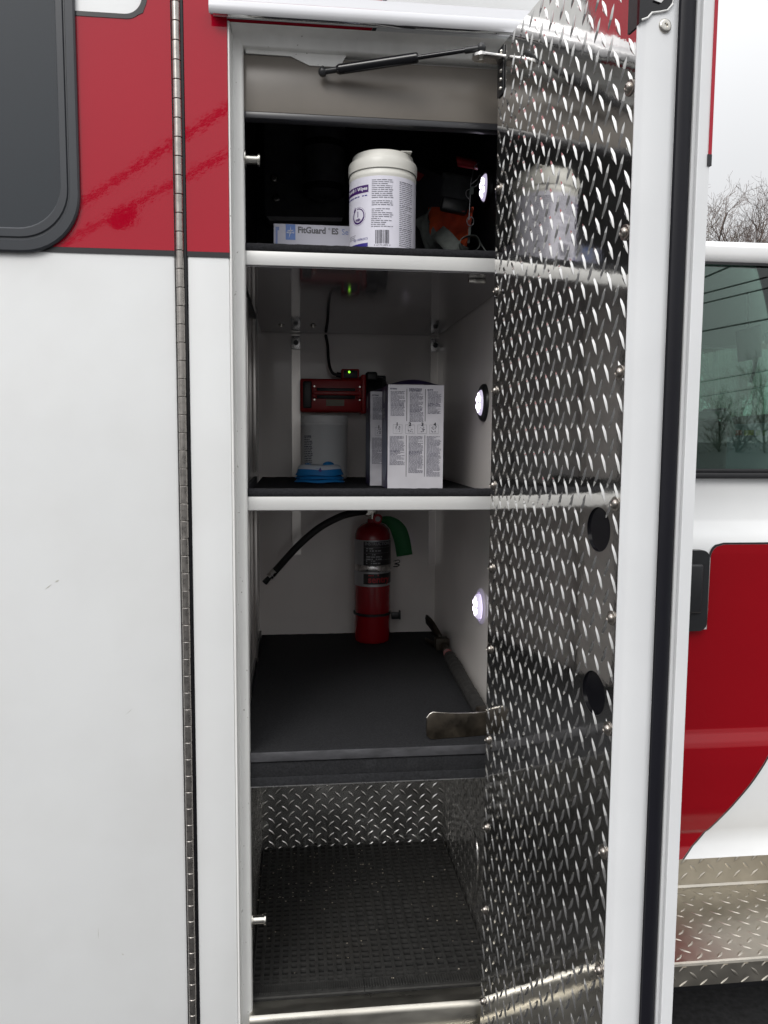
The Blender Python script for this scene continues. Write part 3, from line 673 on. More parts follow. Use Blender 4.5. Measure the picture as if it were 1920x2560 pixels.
# --- glove carton
gx0, gx1, gy0, gz1 = -.0540, .188, .262, 2.1165
gb = thing('glove_box', (.06, gy0 + .06, ZS1), 'white and blue glove carton lying behind the wipes tub', 'box')
b = B(); b.box(gx0, gx1, gy0, gy0 + .115, ZS1 + .0005, gz1, .0012); b.done('carton', 'glove_carton', gb)
gf = lambda x, z, d=.0006: Vector((x, gy0 - d, z))
lx0, lx1 = at(617, 490, y=gy0).x, at(638, 490, y=gy0).x; lz0, lz1 = at(627, 518, y=gy0).z, gz1 - .001
b = B(); put_rect(b, lx0, lx1, lz0, lz1, gf); b.done('logo_panel', 'logo_blue', gb, smooth=0)
b = B(); cxx, czz = (lx0 + lx1) / 2, (lz0 + lz1) / 2
g2 = lambda x, z: gf(cxx + x, czz + z, .0011)
for p in (((0, .0145), (.0016, .0015), (-.0006, .0015)), ((.0018, .0018), (-.0045, -.0155), (-.0012, .0)), ((-.0095, .0040), (.0095, .0052), (0, .0018))):
    b.bm.faces.new([b.bm.verts.new(g2(*q)) for q in p])
put_text(b, 'MEDLINE', .0056, lambda x, z: g2(x, -.0030 + z), 'CENTER', .82, .0001); b.done('logo_mark', 'logo_white', gb, smooth=0)
tz = at(680, 504, y=gy0).z
b = B(); put_text(b, 'FitGuard', .0205, lambda x, z: gf(at(643, 500, y=gy0).x + x, tz + z), 'LEFT', .93, .0007)
put_text(b, '®', .0075, lambda x, z: gf(at(709, 500, y=gy0).x + x, tz + .0085 + z), 'LEFT')
put_text(b, 'ES', .0195, lambda x, z: gf(at(716, 500, y=gy0).x + x, tz - .0004 + z), 'LEFT', .9, .0007); b.done('carton_lettering', 'print_grey', gb, smooth=0)
b = B(); put_text(b, 'Select', .0195, lambda x, z: gf(at(738, 500, y=gy0).x + x, tz - .001 + z), 'LEFT', .92)
put_rect(b, gx0 + .0045, gx0 + .0095, ZS1 + .004, gz1 - .008, gf); put_rect(b, gx0 + .0095, gx0 + .0135, gz1 - .016, gz1 - .008, gf); b.done('carton_print', 'print_blue', gb, smooth=0)['kind'] = 'stuff'

# --- air cylinder in its wall bracket, back of the top bay
sb = B(); sb.prism([(-.103, 2.345), (-.095, 2.333), (.155, 2.338), (.163, 2.35), (.163, 2.78), (-.103, 2.78)], 'y', 1.02, 1.165); sb = sb.done('cylinder_bracket', 'gear_black', amb, smooth=0)
b = B(); b.prism([(-.098, 2.3345), (.158, 2.339), (.152, 2.326), (-.088, 2.321)], 'y', 1.012, 1.07); b.done('bracket_foot', 'white_paint', sb, smooth=0)
for px, py in ((597, 428), (592, 385)):
    c_ = at(px, py, y=1.018); b = B(); b.lathe([(.014, 0), (.014, .003), (.010, .006), (.006, .006), (.005, .003), (0, .003)], c_, (0, -1, 0), seg=20); b.done('bracket_bolt', 'zinc', sb)
ac = thing('air_cylinder', (.092, .95, 2.37), 'black breathing air cylinder hanging in the dark back of the top bay', 'air cylinder')
b = B(); b.lathe([(0, .0), (.035, .002), (.058, .016), (.068, .045), (.068, .38), (0, .40)], (.092, .95, 2.375), seg=40); b.done('cylinder_body', 'gear_black', ac)
for z in (2.395, 2.53):
    b = B(); b.lathe([(.0695, 0), (.0715, .002), (.0715, .020), (.0695, .022)], (.092, .95, z), seg=40); b.done('strap', 'black_rubber', ac)
b = B(); b.lathe([(.0690, 0), (.0690, .055)], (.092, .95, 2.465), seg=14, a0=R(-62), a1=R(-18)); b.done('green_label', 'green_label', ac)

# --- webbing harness tangle at the right of the top shelf
hn = thing('safety_harness', (.38, .40, ZS1), 'tangled orange and grey webbing harness with black buckle on the top shelf', 'harness')
def ribbon(b, pts, w, wdir):
    pts = bez(pts, 8); wd = Vector(wdir).normalized() * w / 2
    b.sheet([[p - wd, p - wd * .35 , p + wd * .35, p + wd] for p in pts])
Y1 = .33
def P1(px, py, y=Y1): return at(px, py, y=y)
b = B(); rows = []
for i in range(13):
    t = i / 12; row = []
    for j in range(13):
        s = j / 12; px = 930 + 75 * s + 22 * (1 - t) * (s - .2); py = 448 + 108 * t
        row.append(P1(px, py, .40 - .03 * math.sin(5 * s + 3 * t) - .04 * s + .02 * math.sin(9 * s * t) + .05 * (1 - t)))
    rows.append(row)
b.sheet(rows); b.done('orange_bag', 'orange_cloth', hn, smooth=80, solid=.004)
for pts, w, wd in (
        ([P1(945, 500, .34), P1(962, 515, .30), P1(985, 540, .29), P1(1000, 548, .31)], .042, (.75, -.1, .66)),
        ([P1(1000, 548, .30), P1(992, 525, .28), P1(1005, 512, .30), P1(1028, 512, .32), P1(1035, 532, .33), P1(1020, 548, .31)], .034, (.1, 1, .1)),
        ([P1(1035, 520, .36), P1(1048, 540, .30), P1(1062, 556, .27)], .036, (.3, .9, .2)),
        ([P1(905, 470, .42), P1(925, 500, .40), P1(950, 545, .36)], .036, (.85, 0, .5)),
        ([P1(925, 455, .40), P1(915, 490, .40), P1(930, 540, .38)], .03, (.6, 0, .8))):
    b = B(); ribbon(b, pts, w, wd); b.done('webbing_strap', 'grey_web', hn, smooth=60, solid=.002)
b = B(); rows = []
for i in range(9):
    t = i / 8; rows.append([P1(958 + 62 * s / 8 - 6 * t, 372 + 68 * t + 12 * s / 8, .335 - .012 * math.sin(math.pi * s / 8) + .006 * math.sin(7 * t)) for s in range(9)])
b.sheet(rows); b.done('pouch', 'dark_cloth', hn, smooth=80, solid=.018)
bc = P1(981, 445, .315)
b = B(); b.box(bc.x - .035, bc.x + .035, bc.y - .012, bc.y + .012, bc.z - .018, bc.z + .018, .007, 3, Matrix.Rotation(R(9), 3, 'Y')); b.done('buckle', 'black_plastic', hn)
b = B(); b.box(bc.x + .018, bc.x + .026, bc.y - .0125, bc.y - .011, bc.z - .017, bc.z - .0145); b.done('buckle_mark', 'dark_red', hn)
b = B(); rows = []
for i in range(6):
    rows.append([P1(985 + 44 * s / 6 + 3 * i / 5, 338 + 20 * i / 5 + 8 * s / 6, .36 - .02 * math.sin(math.pi * i / 5)) for s in range(7)])
b.sheet(rows); b.done('red_patch', 'label_red', hn, smooth=80, solid=.004)
wp = [P1(1035, 350, .33), P1(1025, 360, .32), P1(1020, 380, .31), P1(1017, 395, .31), P1(1016, 420, .31), P1(1014, 455, .31), P1(1013, 475, .31)]
b = B(); b.tube(bez(wp, 6), .0010, 6); b.tube(bez([P1(1018, 398, .31), P1(1030, 388, .30), P1(1037, 378, .30), P1(1038, 385, .30), P1(1028, 402, .30), P1(1019, 404, .31)], 6), .0012, 6)
b.tube(bez([P1(1016, 408, .31), P1(1008, 412, .31), P1(1007, 422, .31), P1(1013, 430, .31)], 6), .0010, 6)
cc = P1(1016, 478, .31); b.tube([cc + Vector((.009 * math.cos(R(a)), 0, .011 * math.sin(R(a)))) for a in range(0, 361, 20)], .0013, 6)
b.done('seal_wire', 'wire', hn)
b = B()
for p0, p1, w in ((P1(1020, 404, .308), P1(1018, 420, .308), .010), (P1(1015, 490, .308), P1(1012, 525, .308), .006)):
    b.quad(p0 - Vector((w / 2, 0, 0)), p0 + Vector((w / 2, 0, 0)), p1 + Vector((w / 2, 0, 0)), p1 - Vector((w / 2, 0, 0)))
b.done('seal_tag', 'paper', hn, smooth=0, solid=.001)
bk = thing('manual_folder', (.29, .45, ZS1), 'black folder with a small red label leaning behind the wipes tub', 'folder')
q = [P1(880, 350, .50), P1(985, 398, .50), P1(960, 545, .42), P1(860, 545, .42)]
b = B(); b.quad(*q); b.done('cover', 'black_plastic', bk, smooth=0, solid=.012)
q = [P1(893, 365, .478), P1(917, 378, .478), P1(905, 392, .474), P1(893, 386, .474)]
b = B(); b.quad(*q); b.done('folder_label', 'dark_red', bk, smooth=0, solid=.001)

# ================================================================== middle shelf
ZS2 = 1.459
t2c = (.094, .99); t2 = thing('white_tub', (t2c[0], t2c[1], ZS2), 'lidless white plastic tub at the back of the middle shelf', 'tub')
b = B(); b.lathe([(0, 0), (.072, 0), (.0765, .004), (.0785, .012), (.0785, .178), (.080, .180), (.080, .186), (.0785, .187), (.0785, .192), (.080, .193), (.080, .200), (.0775, .214), (.072, .217), (.070, .214), (.070, .206), (0, .200)], (t2c[0], t2c[1], ZS2), seg=64); b.done('tub_body', 'tub_grey', t2)
f3 = tub_fn(t2c, .0785); r_ = random.Random(8)
b = B(); put_words(b, -R(58) * .0785, -R(30) * .0785, ZS2 + .148, 22, .0058, lambda x, z: f3(x, z, .0007), .45, r_, (0, 6, 17)); b.done('small_print', 'ink_navy', t2, smooth=0)['kind'] = 'stuff'
# stack of blue respirators
mk0 = thing('mask_stack', (.072, .80, ZS2), 'stack of flattened blue and white respirator masks in front of the white tub', 'masks')
for i, (z, w, m) in enumerate(((0, .077, 'mask_blue'), (.011, .0745, 'mask_blue'), (.0215, .0735, 'mask_blue'))):
    b = B(); h = .0105 if i < 2 else .0215
    pr_ = [(w * .86, z), (w + .003, z + .0015), (w + .002, z + .003), (w * .965, z + h * .55), (w * .93, z + h)] + ([(w * .80, z + h + .001)] if i == 2 else [])
    b.lathe(pr_, (.072, .80, ZS2 + .0005), seg=48)
    for v in b.bm.verts: v.co.y = .80 + (v.co.y - .80) * .82; v.co.z += .0012 * math.sin(v.co.x * 70 + i * 2)
    b.done('mask', m, mk0, solid=.0012)
b = B(); b.lathe([(.0705, .042), (.066, .051), (.058, .055), (.035, .056), (0, .055)], (.072, .80, ZS2), seg=48)
for v in b.bm.verts: v.co.y = .80 + (v.co.y - .80) * .82; v.co.z += .0012 * math.sin(v.co.x * 60)
b.done('mask_rim', 'mask_white', mk0)
b = B(); b.lathe([(.020, 0), (.016, .008), (.008, .012), (0, .013)], (.100, .795, ZS2 + .053), seg=24); b.lathe([(.012, 0), (.008, .006), (0, .008)], (.035, .795, ZS2 + .053), seg=20); b.done('mask_valve', 'mask_blue', mk0)
b = B(); v0 = Vector((.072, .80 - .0615, ZS2 + .040))
b.bm.faces.new([b.bm.verts.new(v0 + Vector(p)) for p in ((0, -.0010, .010), (-.0055, -.0016, -.002), (0, -.0022, -.005), (.0055, -.0016, -.002))]); b.done('mask_notch', 'ink_blue', mk0, smooth=0, solid=.001)
# --- respirator cartons
def carton(x0, x1, y0, dep, h, label, crumple=0.0, seed=1, full=True):
    t = thing('respirator_box', ((x0 + x1) / 2, y0 + dep / 2, ZS2), label, 'box', 'printed respirator boxes on the middle shelf')
    rr = random.Random(seed); cr = lambda x, z: crumple * (math.sin(z * 95 + x * 40) + .7 * math.sin(z * 210 - x * 90 + 1) + .5 * math.sin(x * 160 + z * 60))
    z0, z1 = ZS2 + .0008, ZS2 + h; nx, nz = 14, 30
    b = B(); F_ = lambda x, z, d=0.0: Vector((x, y0 - d + cr(x, z) * 1.0, z))
    b.sheet([[F_(x0 + (x1 - x0) * i / nx, z0 + (z1 - z0) * j / nz) for i in range(nx + 1)] for j in range(nz + 1)])
    b.sheet([[(x1, y0 + cr(x1, z0 + (z1 - z0) * j / nz) * (1 - i), z0 + (z1 - z0) * j / nz) if i == 0 else (x1, y0 + dep, z0 + (z1 - z0) * j / nz) for i in (0, 1)] for j in range(nz + 1)])
    b.quad((x0, y0 + dep, z0), (x1, y0 + dep, z0), (x1, y0 + dep, z1), (x0, y0 + dep, z1)); b.quad((x0, y0, z0), (x1, y0, z0), (x1, y0 + dep, z0), (x0, y0 + dep, z0))
    b.done('carton', 'carton', t, smooth=60)
    b = B(); b.sheet([[(x0, y0 + cr(x0, z0 + (z1 - z0) * j / nz) if i == 0 else y0 + dep, z0 + (z1 - z0) * j / nz) for i in (0, 1)] for j in range(nz + 1)]); b.done('side_panel', 'carton_purple', t, smooth=60)
    sf = lambda y, z, d=.0008: Vector((x0 - d, y, z))
    b = B(); pl = [(y0 + dep * .5 + dep * .42 * math.sin(R(a)) * (1 if a < 180 else 1), z0 + .095 - .075 * math.cos(R(a)) * (1 if abs(a - 180) > 90 else 1.35)) for a in range(0, 360, 12)]
    b.bm.faces.new([b.bm.verts.new(sf(y, z)) for y, z in pl]); b.done('side_shape', 'carton_grey', t, smooth=0)
    b = B(); put_text(b, 'N95', .040, lambda x, z: sf(y0 + .012 + dep - .02 - x * .9 if False else y0 + dep - .012 - x, z1 - .088 + z), 'LEFT', .95, .0008)
    ov = [(y0 + dep * .55 + .022 * math.cos(R(a)), z1 - .028 + .020 * math.sin(R(a))) for a in range(0, 360, 20)]; b.bm.faces.new([b.bm.verts.new(sf(y, z)) for y, z in ov])
    b.done('side_lettering', 'label_grey', t, smooth=0)
    b = B(); b.sheet([[(x0 + (x1 - x0) * i / 12, y0 + yy_, z1 + .0008 + .017 * math.sin(math.pi * i / 12) * ff_) for i in range(13)] for yy_, ff_ in ((.0015, .05), (.02, .55), (.05, 1), (dep, 1))]); b.done('top_flap', 'carton_purple', t, smooth=60)
    w = x1 - x0; fp = lambda u, v: F_(x0 + u * w, z1 - v * h, .0009)
    b = B(); cols = ((.035, .31), (.375, .645), (.70, .965))
    tops = ((.036, 'FITTING', 22), (.036, "INSTRUCTIONS\nD'AJUSTEMENT", 26), (.042, 'AJUSTE', 20))
    P_ = h * .0108
    fpx = lambda x, z: F_(x, z, .0009)
    for (u0, u1), (v, hd_, n) in zip(cols, tops):
        if full:
            for li, s_ in enumerate(hd_.split('\n')): put_text(b, s_, .0052, lambda x, z: fpx(x0 + u0 * w + x, z1 - (v + .010 + li * .017) * h + z), 'LEFT', .98, .0002)
        put_words(b, x0 + (u0 + .012) * w, x0 + u1 * w, z1 - (.062 + (.012 if n == 26 else 0)) * h, n, P_, fpx, .40, rr, (10, 11, 12) if n != 26 else (14, 15, 16))
    for (u0, u1), n, bo in zip(cols, (26, 33, 36), ((12, 13), (13, 14, 15), (15, 16, 17))):
        put_words(b, x0 + u0 * w, x0 + u1 * w, z1 - .488 * h, n, P_, fpx, .40, rr, bo)
    b.done('small_print', 'ink_navy', t, smooth=0)['kind'] = 'stuff'
    b = B()
    for u in (.335, .668):
        put_rect(b, x0 + (u - .004) * w, x0 + (u + .004) * w, z1 - .345 * h, z1 - .038 * h, fpx); put_rect(b, x0 + (u - .006) * w, x0 + (u + .002) * w, z1 - .875 * h, z1 - .478 * h, fpx)
    for i, u in enumerate((.165, .395, .62, .845)): put_text(b, str(i + 1), .0125, lambda x, z: fpx(x0 + u * w + x, z1 - .388 * h + z), 'CENTER', 1.1, .0005)
    b.done('print_dark', 'ink_dark', t, smooth=0)
    b = B()
    for u in (.175, .395, .615, .83):
        c0, c1, d0, d1 = x0 + (u - .082) * w, x0 + (u + .082) * w, z1 - .462 * h, z1 - .378 * h; e = .0005
        for q in ((c0, c1, d1 - e, d1), (c0, c1, d0, d0 + e), (c0, c0 + e, d0 + e, d1 - e), (c1 - e, c1, d0 + e, d1 - e)): put_rect(b, *q, fpx)
        for _ in range(16):
            xa, za = rr.uniform(c0 + .004, c1 - .006), rr.uniform(d0 + .003, d1 - .006); put_rect(b, xa, xa + rr.uniform(.0006, .003), za, za + rr.uniform(.0006, .004), fpx)
    b.done('pictograms', 'ink_text', t, smooth=0)['kind'] = 'stuff'
carton(.2475, .4015, .43, .15, .2865, 'upright white respirator box with printed instructions and numbered pictures', .0004, 4)
carton(.2150, .3690, .60, .15, .2770, 'crumpled respirator box half hidden behind the upright one', .0016, 9, True)

# --- red hand lantern in its wall charger
LY = 1.06
lt = thing('hand_lantern', (.13, 1.10, 1.69), 'red box lantern with black head in its wall charger above the white tub', 'lantern')
lb_ = B(); lb_.box(.012, .240, LY + .012, LY + .095, 1.690, 1.806, .008, 3); lb_.box(.225, .243, LY + .0, LY + .10, 1.685, 1.822, .006, 3); lb_.done('lantern_body', 'red_plastic', lt)
b = B(); b.box(.022, .052, LY + .003, LY + .0125, 1.703, 1.796, .004, 3); b.box(.068, .205, LY + .0085, LY + .0125, 1.736, 1.774, .002); b.done('black_panel', 'black_plastic', lt)
b = B(); b.box(.055, .228, LY - .006, LY + .004, 1.748, 1.763, .003, 3); b.box(.054, .070, LY - .004, LY + .0122, 1.738, 1.774, .003, 3); b.box(.213, .229, LY - .004, LY + .0122, 1.738, 1.774, .003, 3); b.done('handle', 'red_plastic', lt)
b = B(); b.lathe([(.055, 0), (.064, .012), (.066, .055), (.056, .068), (.052, .075), (0, .075)], (.243, LY + .055, 1.752), (1, 0, 0), seg=32); b.box(.244, .285, LY + .02, LY + .085, 1.80, 1.834, .008, 3); b.box(.280, .316, LY + .03, LY + .075, 1.775, 1.822, .006, 3); b.done('lamp_head', 'black_plastic', lt)
b = B(); b.box(.103, .166, LY + .0095, LY + .0118, 1.712, 1.734); b.done('rating_plate', 'beige_label', lt)
for x in (.062, .221):
    for z in (1.733, 1.779): b = B(); b.cyl((x, LY + .0125, z), (x, LY + .009, z), .003, seg=10); b.done('screw', 'zinc', lt)
b = B(); b.box(.157, .220, LY + .02, LY + .085, 1.8062, 1.842, .004, 3); b.done('charger_block', 'red_plastic', lt)
b = B(); b.box(.165, .213, LY + .014, LY + .021, 1.8095, 1.836, .002); b.done('charger_face', 'black_plastic', lt)
b = B(); b.lathe([(.0040, 0), (.0034, .002), (0, .003)], (.184, LY + .0139, 1.8305), (0, -1, 0), seg=14); b.done('charge_light', 'green_dot', lt)
b = B(); b.tube(bez([(.105, YB - .012, 1.966), (.110, 1.13, 1.93), (.113, 1.12, 1.88), (.118, 1.10, 1.845), (.130, 1.095, 1.826), (.156, 1.095, 1.820)], 8), .0052, 10); b.cyl((.140, 1.095, 1.823), (.158, 1.095, 1.820), .009, seg=14); b.done('charging_cord', 'black_rubber', lt)

# ================================================================== extinguisher in the lower bay
ec = Vector((.268, 1.058, .8742)); er = .064
ex = thing('fire_extinguisher', ec, 'red fire extinguisher with silver label band and green tag strapped to the back wall', 'fire extinguisher')
b = B(); b.lathe([(0, .012), (.030, .010), (.050, .004), (.060, .0), (.0635, .004), (er, .03), (er, .365), (.0625, .385), (.056, .405), (.040, .420), (.020, .428), (.018, .440), (0, .442)], ec, seg=56); b.done('tank', 'ext_red', ex)
ef = tub_fn((ec.x, ec.y), er)
def EZ(py): return at(808, py, y=ec.y - er).z
b = B(); put_rect(b, -R(110) * er, R(110) * er, EZ(1268), EZ(1168), lambda x, z: ef(x, z, .0006), 48); b.done('label_band', 'silver_label', ex)
def EA(px): return math.asin(max(-.98, min(.98, (px - 809) / 41.0))) * er
e1 = lambda x, z: ef(x, z, .0011)
e2 = lambda x, z: ef(x, z, .0016)
b = B(); put_rect(b, EA(789), R(88) * er, EZ(1222), EZ(1170), e1, 24); put_rect(b, EA(789), R(88) * er, EZ(1263), EZ(1240), e1, 24); b.done('label_panel', 'label_black', ex, smooth=0)
b = B(); put_text(b, 'INSTRUCTIONS', .0150, lambda x, z: e2(EA(792) + x, EZ(1178) + z), 'LEFT', .95, .0002)
rr_ = random.Random(2)
for py, n in ((1187, 2), (1200, 3), (1214, 2)): put_words(b, EA(795), EA(830), EZ(py - 3), n, .0080, e2, .5, rr_)
for py in (1183, 1195, 1210): put_rect(b, EA(790), EA(846), EZ(py) - .0005, EZ(py), e2, 10)
b.done('instruction_lettering', 'label_grey', ex, smooth=0)['kind'] = 'stuff'
b = B(); put_text(b, 'sentry', .0330, lambda x, z: e2(EA(799) + x, EZ(1259) + z), 'LEFT', 1.0, .0008); put_words(b, EA(800), EA(832), EZ(1242), 1, .0075, e2, .6, rr_); b.done('sentry_lettering', 'label_red', ex, smooth=0)
vz = ec.z + .440
b = B(); b.cyl((ec.x, ec.y, vz - .012), (ec.x, ec.y, vz + .030), .0165, seg=20); b.box(ec.x - .03, ec.x + .012, ec.y - .016, ec.y + .016, vz + .010, vz + .040, .005, 3); b.box(ec.x - .06, ec.x + .05, ec.y - .010, ec.y + .010, vz + .048, vz + .056, .003); b.done('valve', 'zinc', ex)
gc = at(816, 1121, y=ec.y - .045)
b = B(); b.lathe([(.0165, -.006), (.0175, .002), (.0150, .005), (.0140, .004), (0, .0038)], gc, (0, -1, .1), seg=26); b.cyl(gc + Vector((0, .004, 0)), gc + Vector((0, .04, 0)), .006, seg=10); b.done('gauge', 'label_red', ex)
b = B(); b.lathe([(.0095, .0042), (.0, .0048)], gc, (0, -1, .1), seg=20); b.done('gauge_face', 'label_grey', ex)
hp = [Vector((ec.x - .025, ec.y - .005, vz + .027)), at(765, 1108, y=1.02), at(735, 1116, y=1.00), at(690, 1140, y=.99), at(645, 1178, y=.99), at(592, 1236, y=1.0)]
b = B(); hb = bez(hp, 10); b.tube(hb, .0125, 14); b.done('hose', 'black_rubber', ex)
he = (hb[-1] - hb[-4]).normalized()
b = B(); b.cyl(hb[-1] - he * .008, hb[-1] + he * .022, .0135, seg=16); b.done('hose_ferrule', 'alum', ex)
b = B(); b.cyl(hb[-1] + he * .022, hb[-1] + he * .050, .0085, .0105, seg=14); b.done('nozzle', 'black_plastic', ex)
tg = [at(825, 1122, y=.985), at(842, 1126, y=.965), at(858, 1140, y=.96), at(868, 1165, y=.965), at(874, 1200, y=.975)]
b = B(); tp = bez(tg, 6); rows = []
for i, p in enumerate(tp):
    d = (tp[min(i + 1, len(tp) - 1)] - tp[max(i - 1, 0)]).normalized(); w_ = Vector((d.z, .25, -d.x)).normalized() * (.011 + .017 * min(1, i / 14))
    rows.append([p - w_, p, p + w_])
b.sheet(rows); b.done('inspection_tag', 'green_tag', ex, smooth=80, solid=.0012)
eb = B(); eb.box(ec.x - .03, ec.x + .03, ec.y + er + .002, YB - .001, .93, 1.24, .003); eb = eb.done('extinguisher_bracket', 'black_plastic', amb)
b = B(); zz = EZ(1228); b.lathe([(er + .0022, -.010), (er + .0030, -.009), (er + .0030, .012), (er + .0022, .013)], (ec.x, ec.y, zz - .003), seg=48); b.done('steel_strap', 'alum', eb)
b = B(); zz = EZ(1331); b.lathe([(er + .0018, -.004), (er + .0040, -.002), (er + .0040, .004), (er + .0018, .006)], (ec.x, ec.y, zz), seg=48); b.done('rubber_strap', 'black_rubber', eb)
cp = at(853, 1330, y=ec.y - .02)
b = B(); b.box(cp.x - .012, cp.x + .018, cp.y - .004, cp.y + .010, cp.z - .012, cp.z + .012, .002); b.box(cp.x + .014, cp.x + .020, cp.y - .012, cp.y + .006, cp.z - .012, cp.z + .020, .002); b.done('strap_buckle', 'black_plastic', eb)
cp = at(856, 1218, y=ec.y - .02)
b = B(); b.tube(bez([cp + Vector((-.010, 0, .010)), cp + Vector((.008, -.004, .014)), cp + Vector((.010, -.006, .006)), cp + Vector((-.006, 0, 0)), cp + Vector((.010, -.006, -.002)), cp + Vector((.004, -.004, -.008)), cp + Vector((-.010, 0, -.010))], 6), .0017, 8); b.done('wire_clip', 'black_paint', eb)

# ================================================================== forcible entry bar on the tray
hb_ = thing('halligan_bar', (.47, .45, .874), 'forged steel pry bar with black wrapped grip lying on the carpeted tray', 'pry bar')
NR, FR = at(1047, 1552, x=.475), at(957, 1393, x=.487)
dv = (FR - NR).normalized(); ln_ = (FR - NR).length
b = B(); b.cyl(NR - dv * .02, FR, .0125, seg=16); b.done('shaft', 'forged', hb_)
b = B(); pts, rs = [], []
for i in range(46):
    t = i / 45; pts.append(NR + dv * (.03 + t * (ln_ * .80 - .03)) + Vector((.0006 * math.sin(i * 2.1), 0, .0006 * math.cos(i * 1.7)))); rs.append(.0192 + .0011 * math.sin(i * 1.9) + .0006 * math.sin(i * 4.1))
b.tube(pts, rs, 16); b.done('grip_wrap', 'grip', hb_)
p0 = NR + dv * ln_ * .80
b = B(); b.cyl(p0 + dv * .002, p0 + dv * .040, .0142, seg=18); b.done('paper_sticker', 'paper', hb_)
b = B(); b.cyl(p0 + dv * .010, p0 + dv * .020, .0146, seg=18); b.cyl(p0 + dv * .028, p0 + dv * .034, .0146, seg=18); b.done('sticker_print', 'label_red', hb_)
b = B(); b.box(FR.x - .026, FR.x + .018, FR.y - .012, FR.y + .026, FR.z - .016, FR.z + .024, .003); b.done('fork_neck', 'forged', hb_)
for zo, cu in ((.012, 1.0), (-.008, -.25)):
    b = B(); rows = []
    n0 = FR + Vector((-.004, .015, zo)); tip = at(922, 1337, x=.452) if cu > 0 else at(921, 1381, x=.452)
    for i in range(11):
        t = i / 10; p = n0.lerp(tip, t) + Vector((-.004 * math.sin(math.pi * t), 0, (.012 if cu > 0 else -.002) * math.sin(math.pi * t)))
        hh = .019 - .004 * t if cu > 0 else .012 - .005 * t; rows.append([p + Vector((0, 0, hh)), p + Vector((-.003, -.002, .25 * hh)), p - Vector((0, 0, hh))])
    b.sheet(rows); b.done('fork_tine', 'forged', hb_, smooth=50, solid=.008)
b = B(); rows = []; ztop, zbot = .9385, .8755
pa = at(1062, 1575, y=.135)
for i in range(21):
    t = i / 20; x = .309 + (.458 - .309) * t; y = .098 + .016 * t
    zt = .9445 - .012 * t - .004 * math.sin(math.pi * t) - .016 * max(0, 1 - t / .12) ** 2; zb = zbot + .010 * max(0, 1 - t / .10) ** 2
    rows.append([(x, y, zb), (x + .0005, y - .0025, zb + .012), (x, y - .0035, (zb + zt) / 2), (x, y - .0025, zt - .006), (x, y, zt), (x, y + .006 + .008 * t, zt - .001), (x, y + .008 + .012 * t, zb + .004)])
b.sheet(rows); b.bm.faces.new([b.bm.verts.new(Vector(p)) for p in rows[0]]); b.done('adze', 'forged', hb_, smooth=50)
b = B(); b.tube([Vector(r[4]) + Vector((0, .002, .0004)) for r in rows], .0016, 8); b.done('adze_edge', 'forged_edge', hb_)
b = B(); b.box(.445, .487, .136, .175, .885, .930, .006, 3); b.done('adze_head', 'forged', hb_)

# ================================================================== cab ahead of the body (parts of the same vehicle)
CYP = .27; CX0, CX1 = .72, 2.75
cpf = [(.225, .462), (.243, .490), (.250, .525), (.246, .535), (.240, .60), (.237, .72), (.238, .768), (.243, .782), (.254, .802), (.258, .815), (.256, .95), (.250, 1.15), (.248, 1.30), (.250, 1.335), (.260, 1.352), (.274, 1.380), (.279, 1.39), (.280, 1.45), (.283, 1.498)]
def cpy(z):
    for (ya, za), (yb, zb) in zip(cpf, cpf[1:]):
        if za <= z <= zb: return ya + (yb - ya) * (z - za) / (zb - za)
    return cpf[0][0] if z < cpf[0][1] else cpf[-1][0]
# z knots so that the smooth shading follows the creases
b = B(); zz = [z for _, z in cpf]
b.sheet([[(CX0 + (CX1 - CX0) * i / 4, cpy(z), z) for i in range(5)] for z in zz]); b.sheet([[(CX0, .225, .462), (CX1, .225, .462)], [(CX0, .9, .455), (CX1, .9, .455)]])
cab = b.done('cab_door', 'white_paint', amb, smooth=60)
# red field with its swept lower edge and black outline
zr0, zr1 = .463, at(1600, 1176, y=.25).z
sw = [at(1459, 1850, y=.25), at(1500, 1815, y=.25), at(1540, 1775, y=.25), at(1580, 1730, y=.25), at(1620, 1680, y=.25), at(1659, 1615, y=.25), at(1690, 1545, y=.25), at(1715, 1450, y=.25), at(1730, 1330, y=.25), at(1738, 1200, y=.25)]
sw = bez(sw, 10)
def swx(z):
    best = sw[0]
    for a, c in zip(sw, sw[1:]):
        if min(a.z, c.z) <= z <= max(a.z, c.z): return a.x + (c.x - a.x) * (z - a.z) / (c.z - a.z + 1e-9)
    return sw[0].x if z < sw[0].z else sw[-1].x
hx1 = at(1521, 1280, y=.25).x
def redl(z):
    d = zr1 - z
    return hx1 + .012 + (.035 * (1 - math.sqrt(max(0, 1 - (1 - d / .035) ** 2))) if d < .035 else 0) if z > at(1500, 1364, y=.25).z else CX0 + .002
zs = sorted(set([round(zr0 + (zr1 - zr0) * i / 150, 5) for i in range(151)] + [z for z in zz if zr0 < z < zr1]))
b = B(); rows = []
zs_ = [z for z in zs if swx(z) > redl(z) + .002]
b.sheet([[(x, cpy(z) - .0018, z) for x in (redl(z), redl(z) * .6 + swx(z) * .4, swx(z))] for z in zs_]); b.done('red_field', 'cab_red', cab, smooth=60)
b = B(); b.sheet([[(swx(z) + d, cpy(z) - .0020, z) for d in (0.0004, .0055)] for z in zs_ if swx(z) < 2.7])
top = [(redl(z), z) for z in zs if z > zr1 - .04] + [(hx1 + .06 + .1 * i, zr1) for i in range(1, 14)]
b.sheet([[(x - (.0004 if z < zr1 - .004 else 0), cpy(z) - .0020, z + .0004), (x - (.005 if z < zr1 - .004 else 0), cpy(z + .003) - .0020, z + .0055)] for x, z in top]); b.done('black_pinstripe', 'black_stripe', cab, smooth=60)
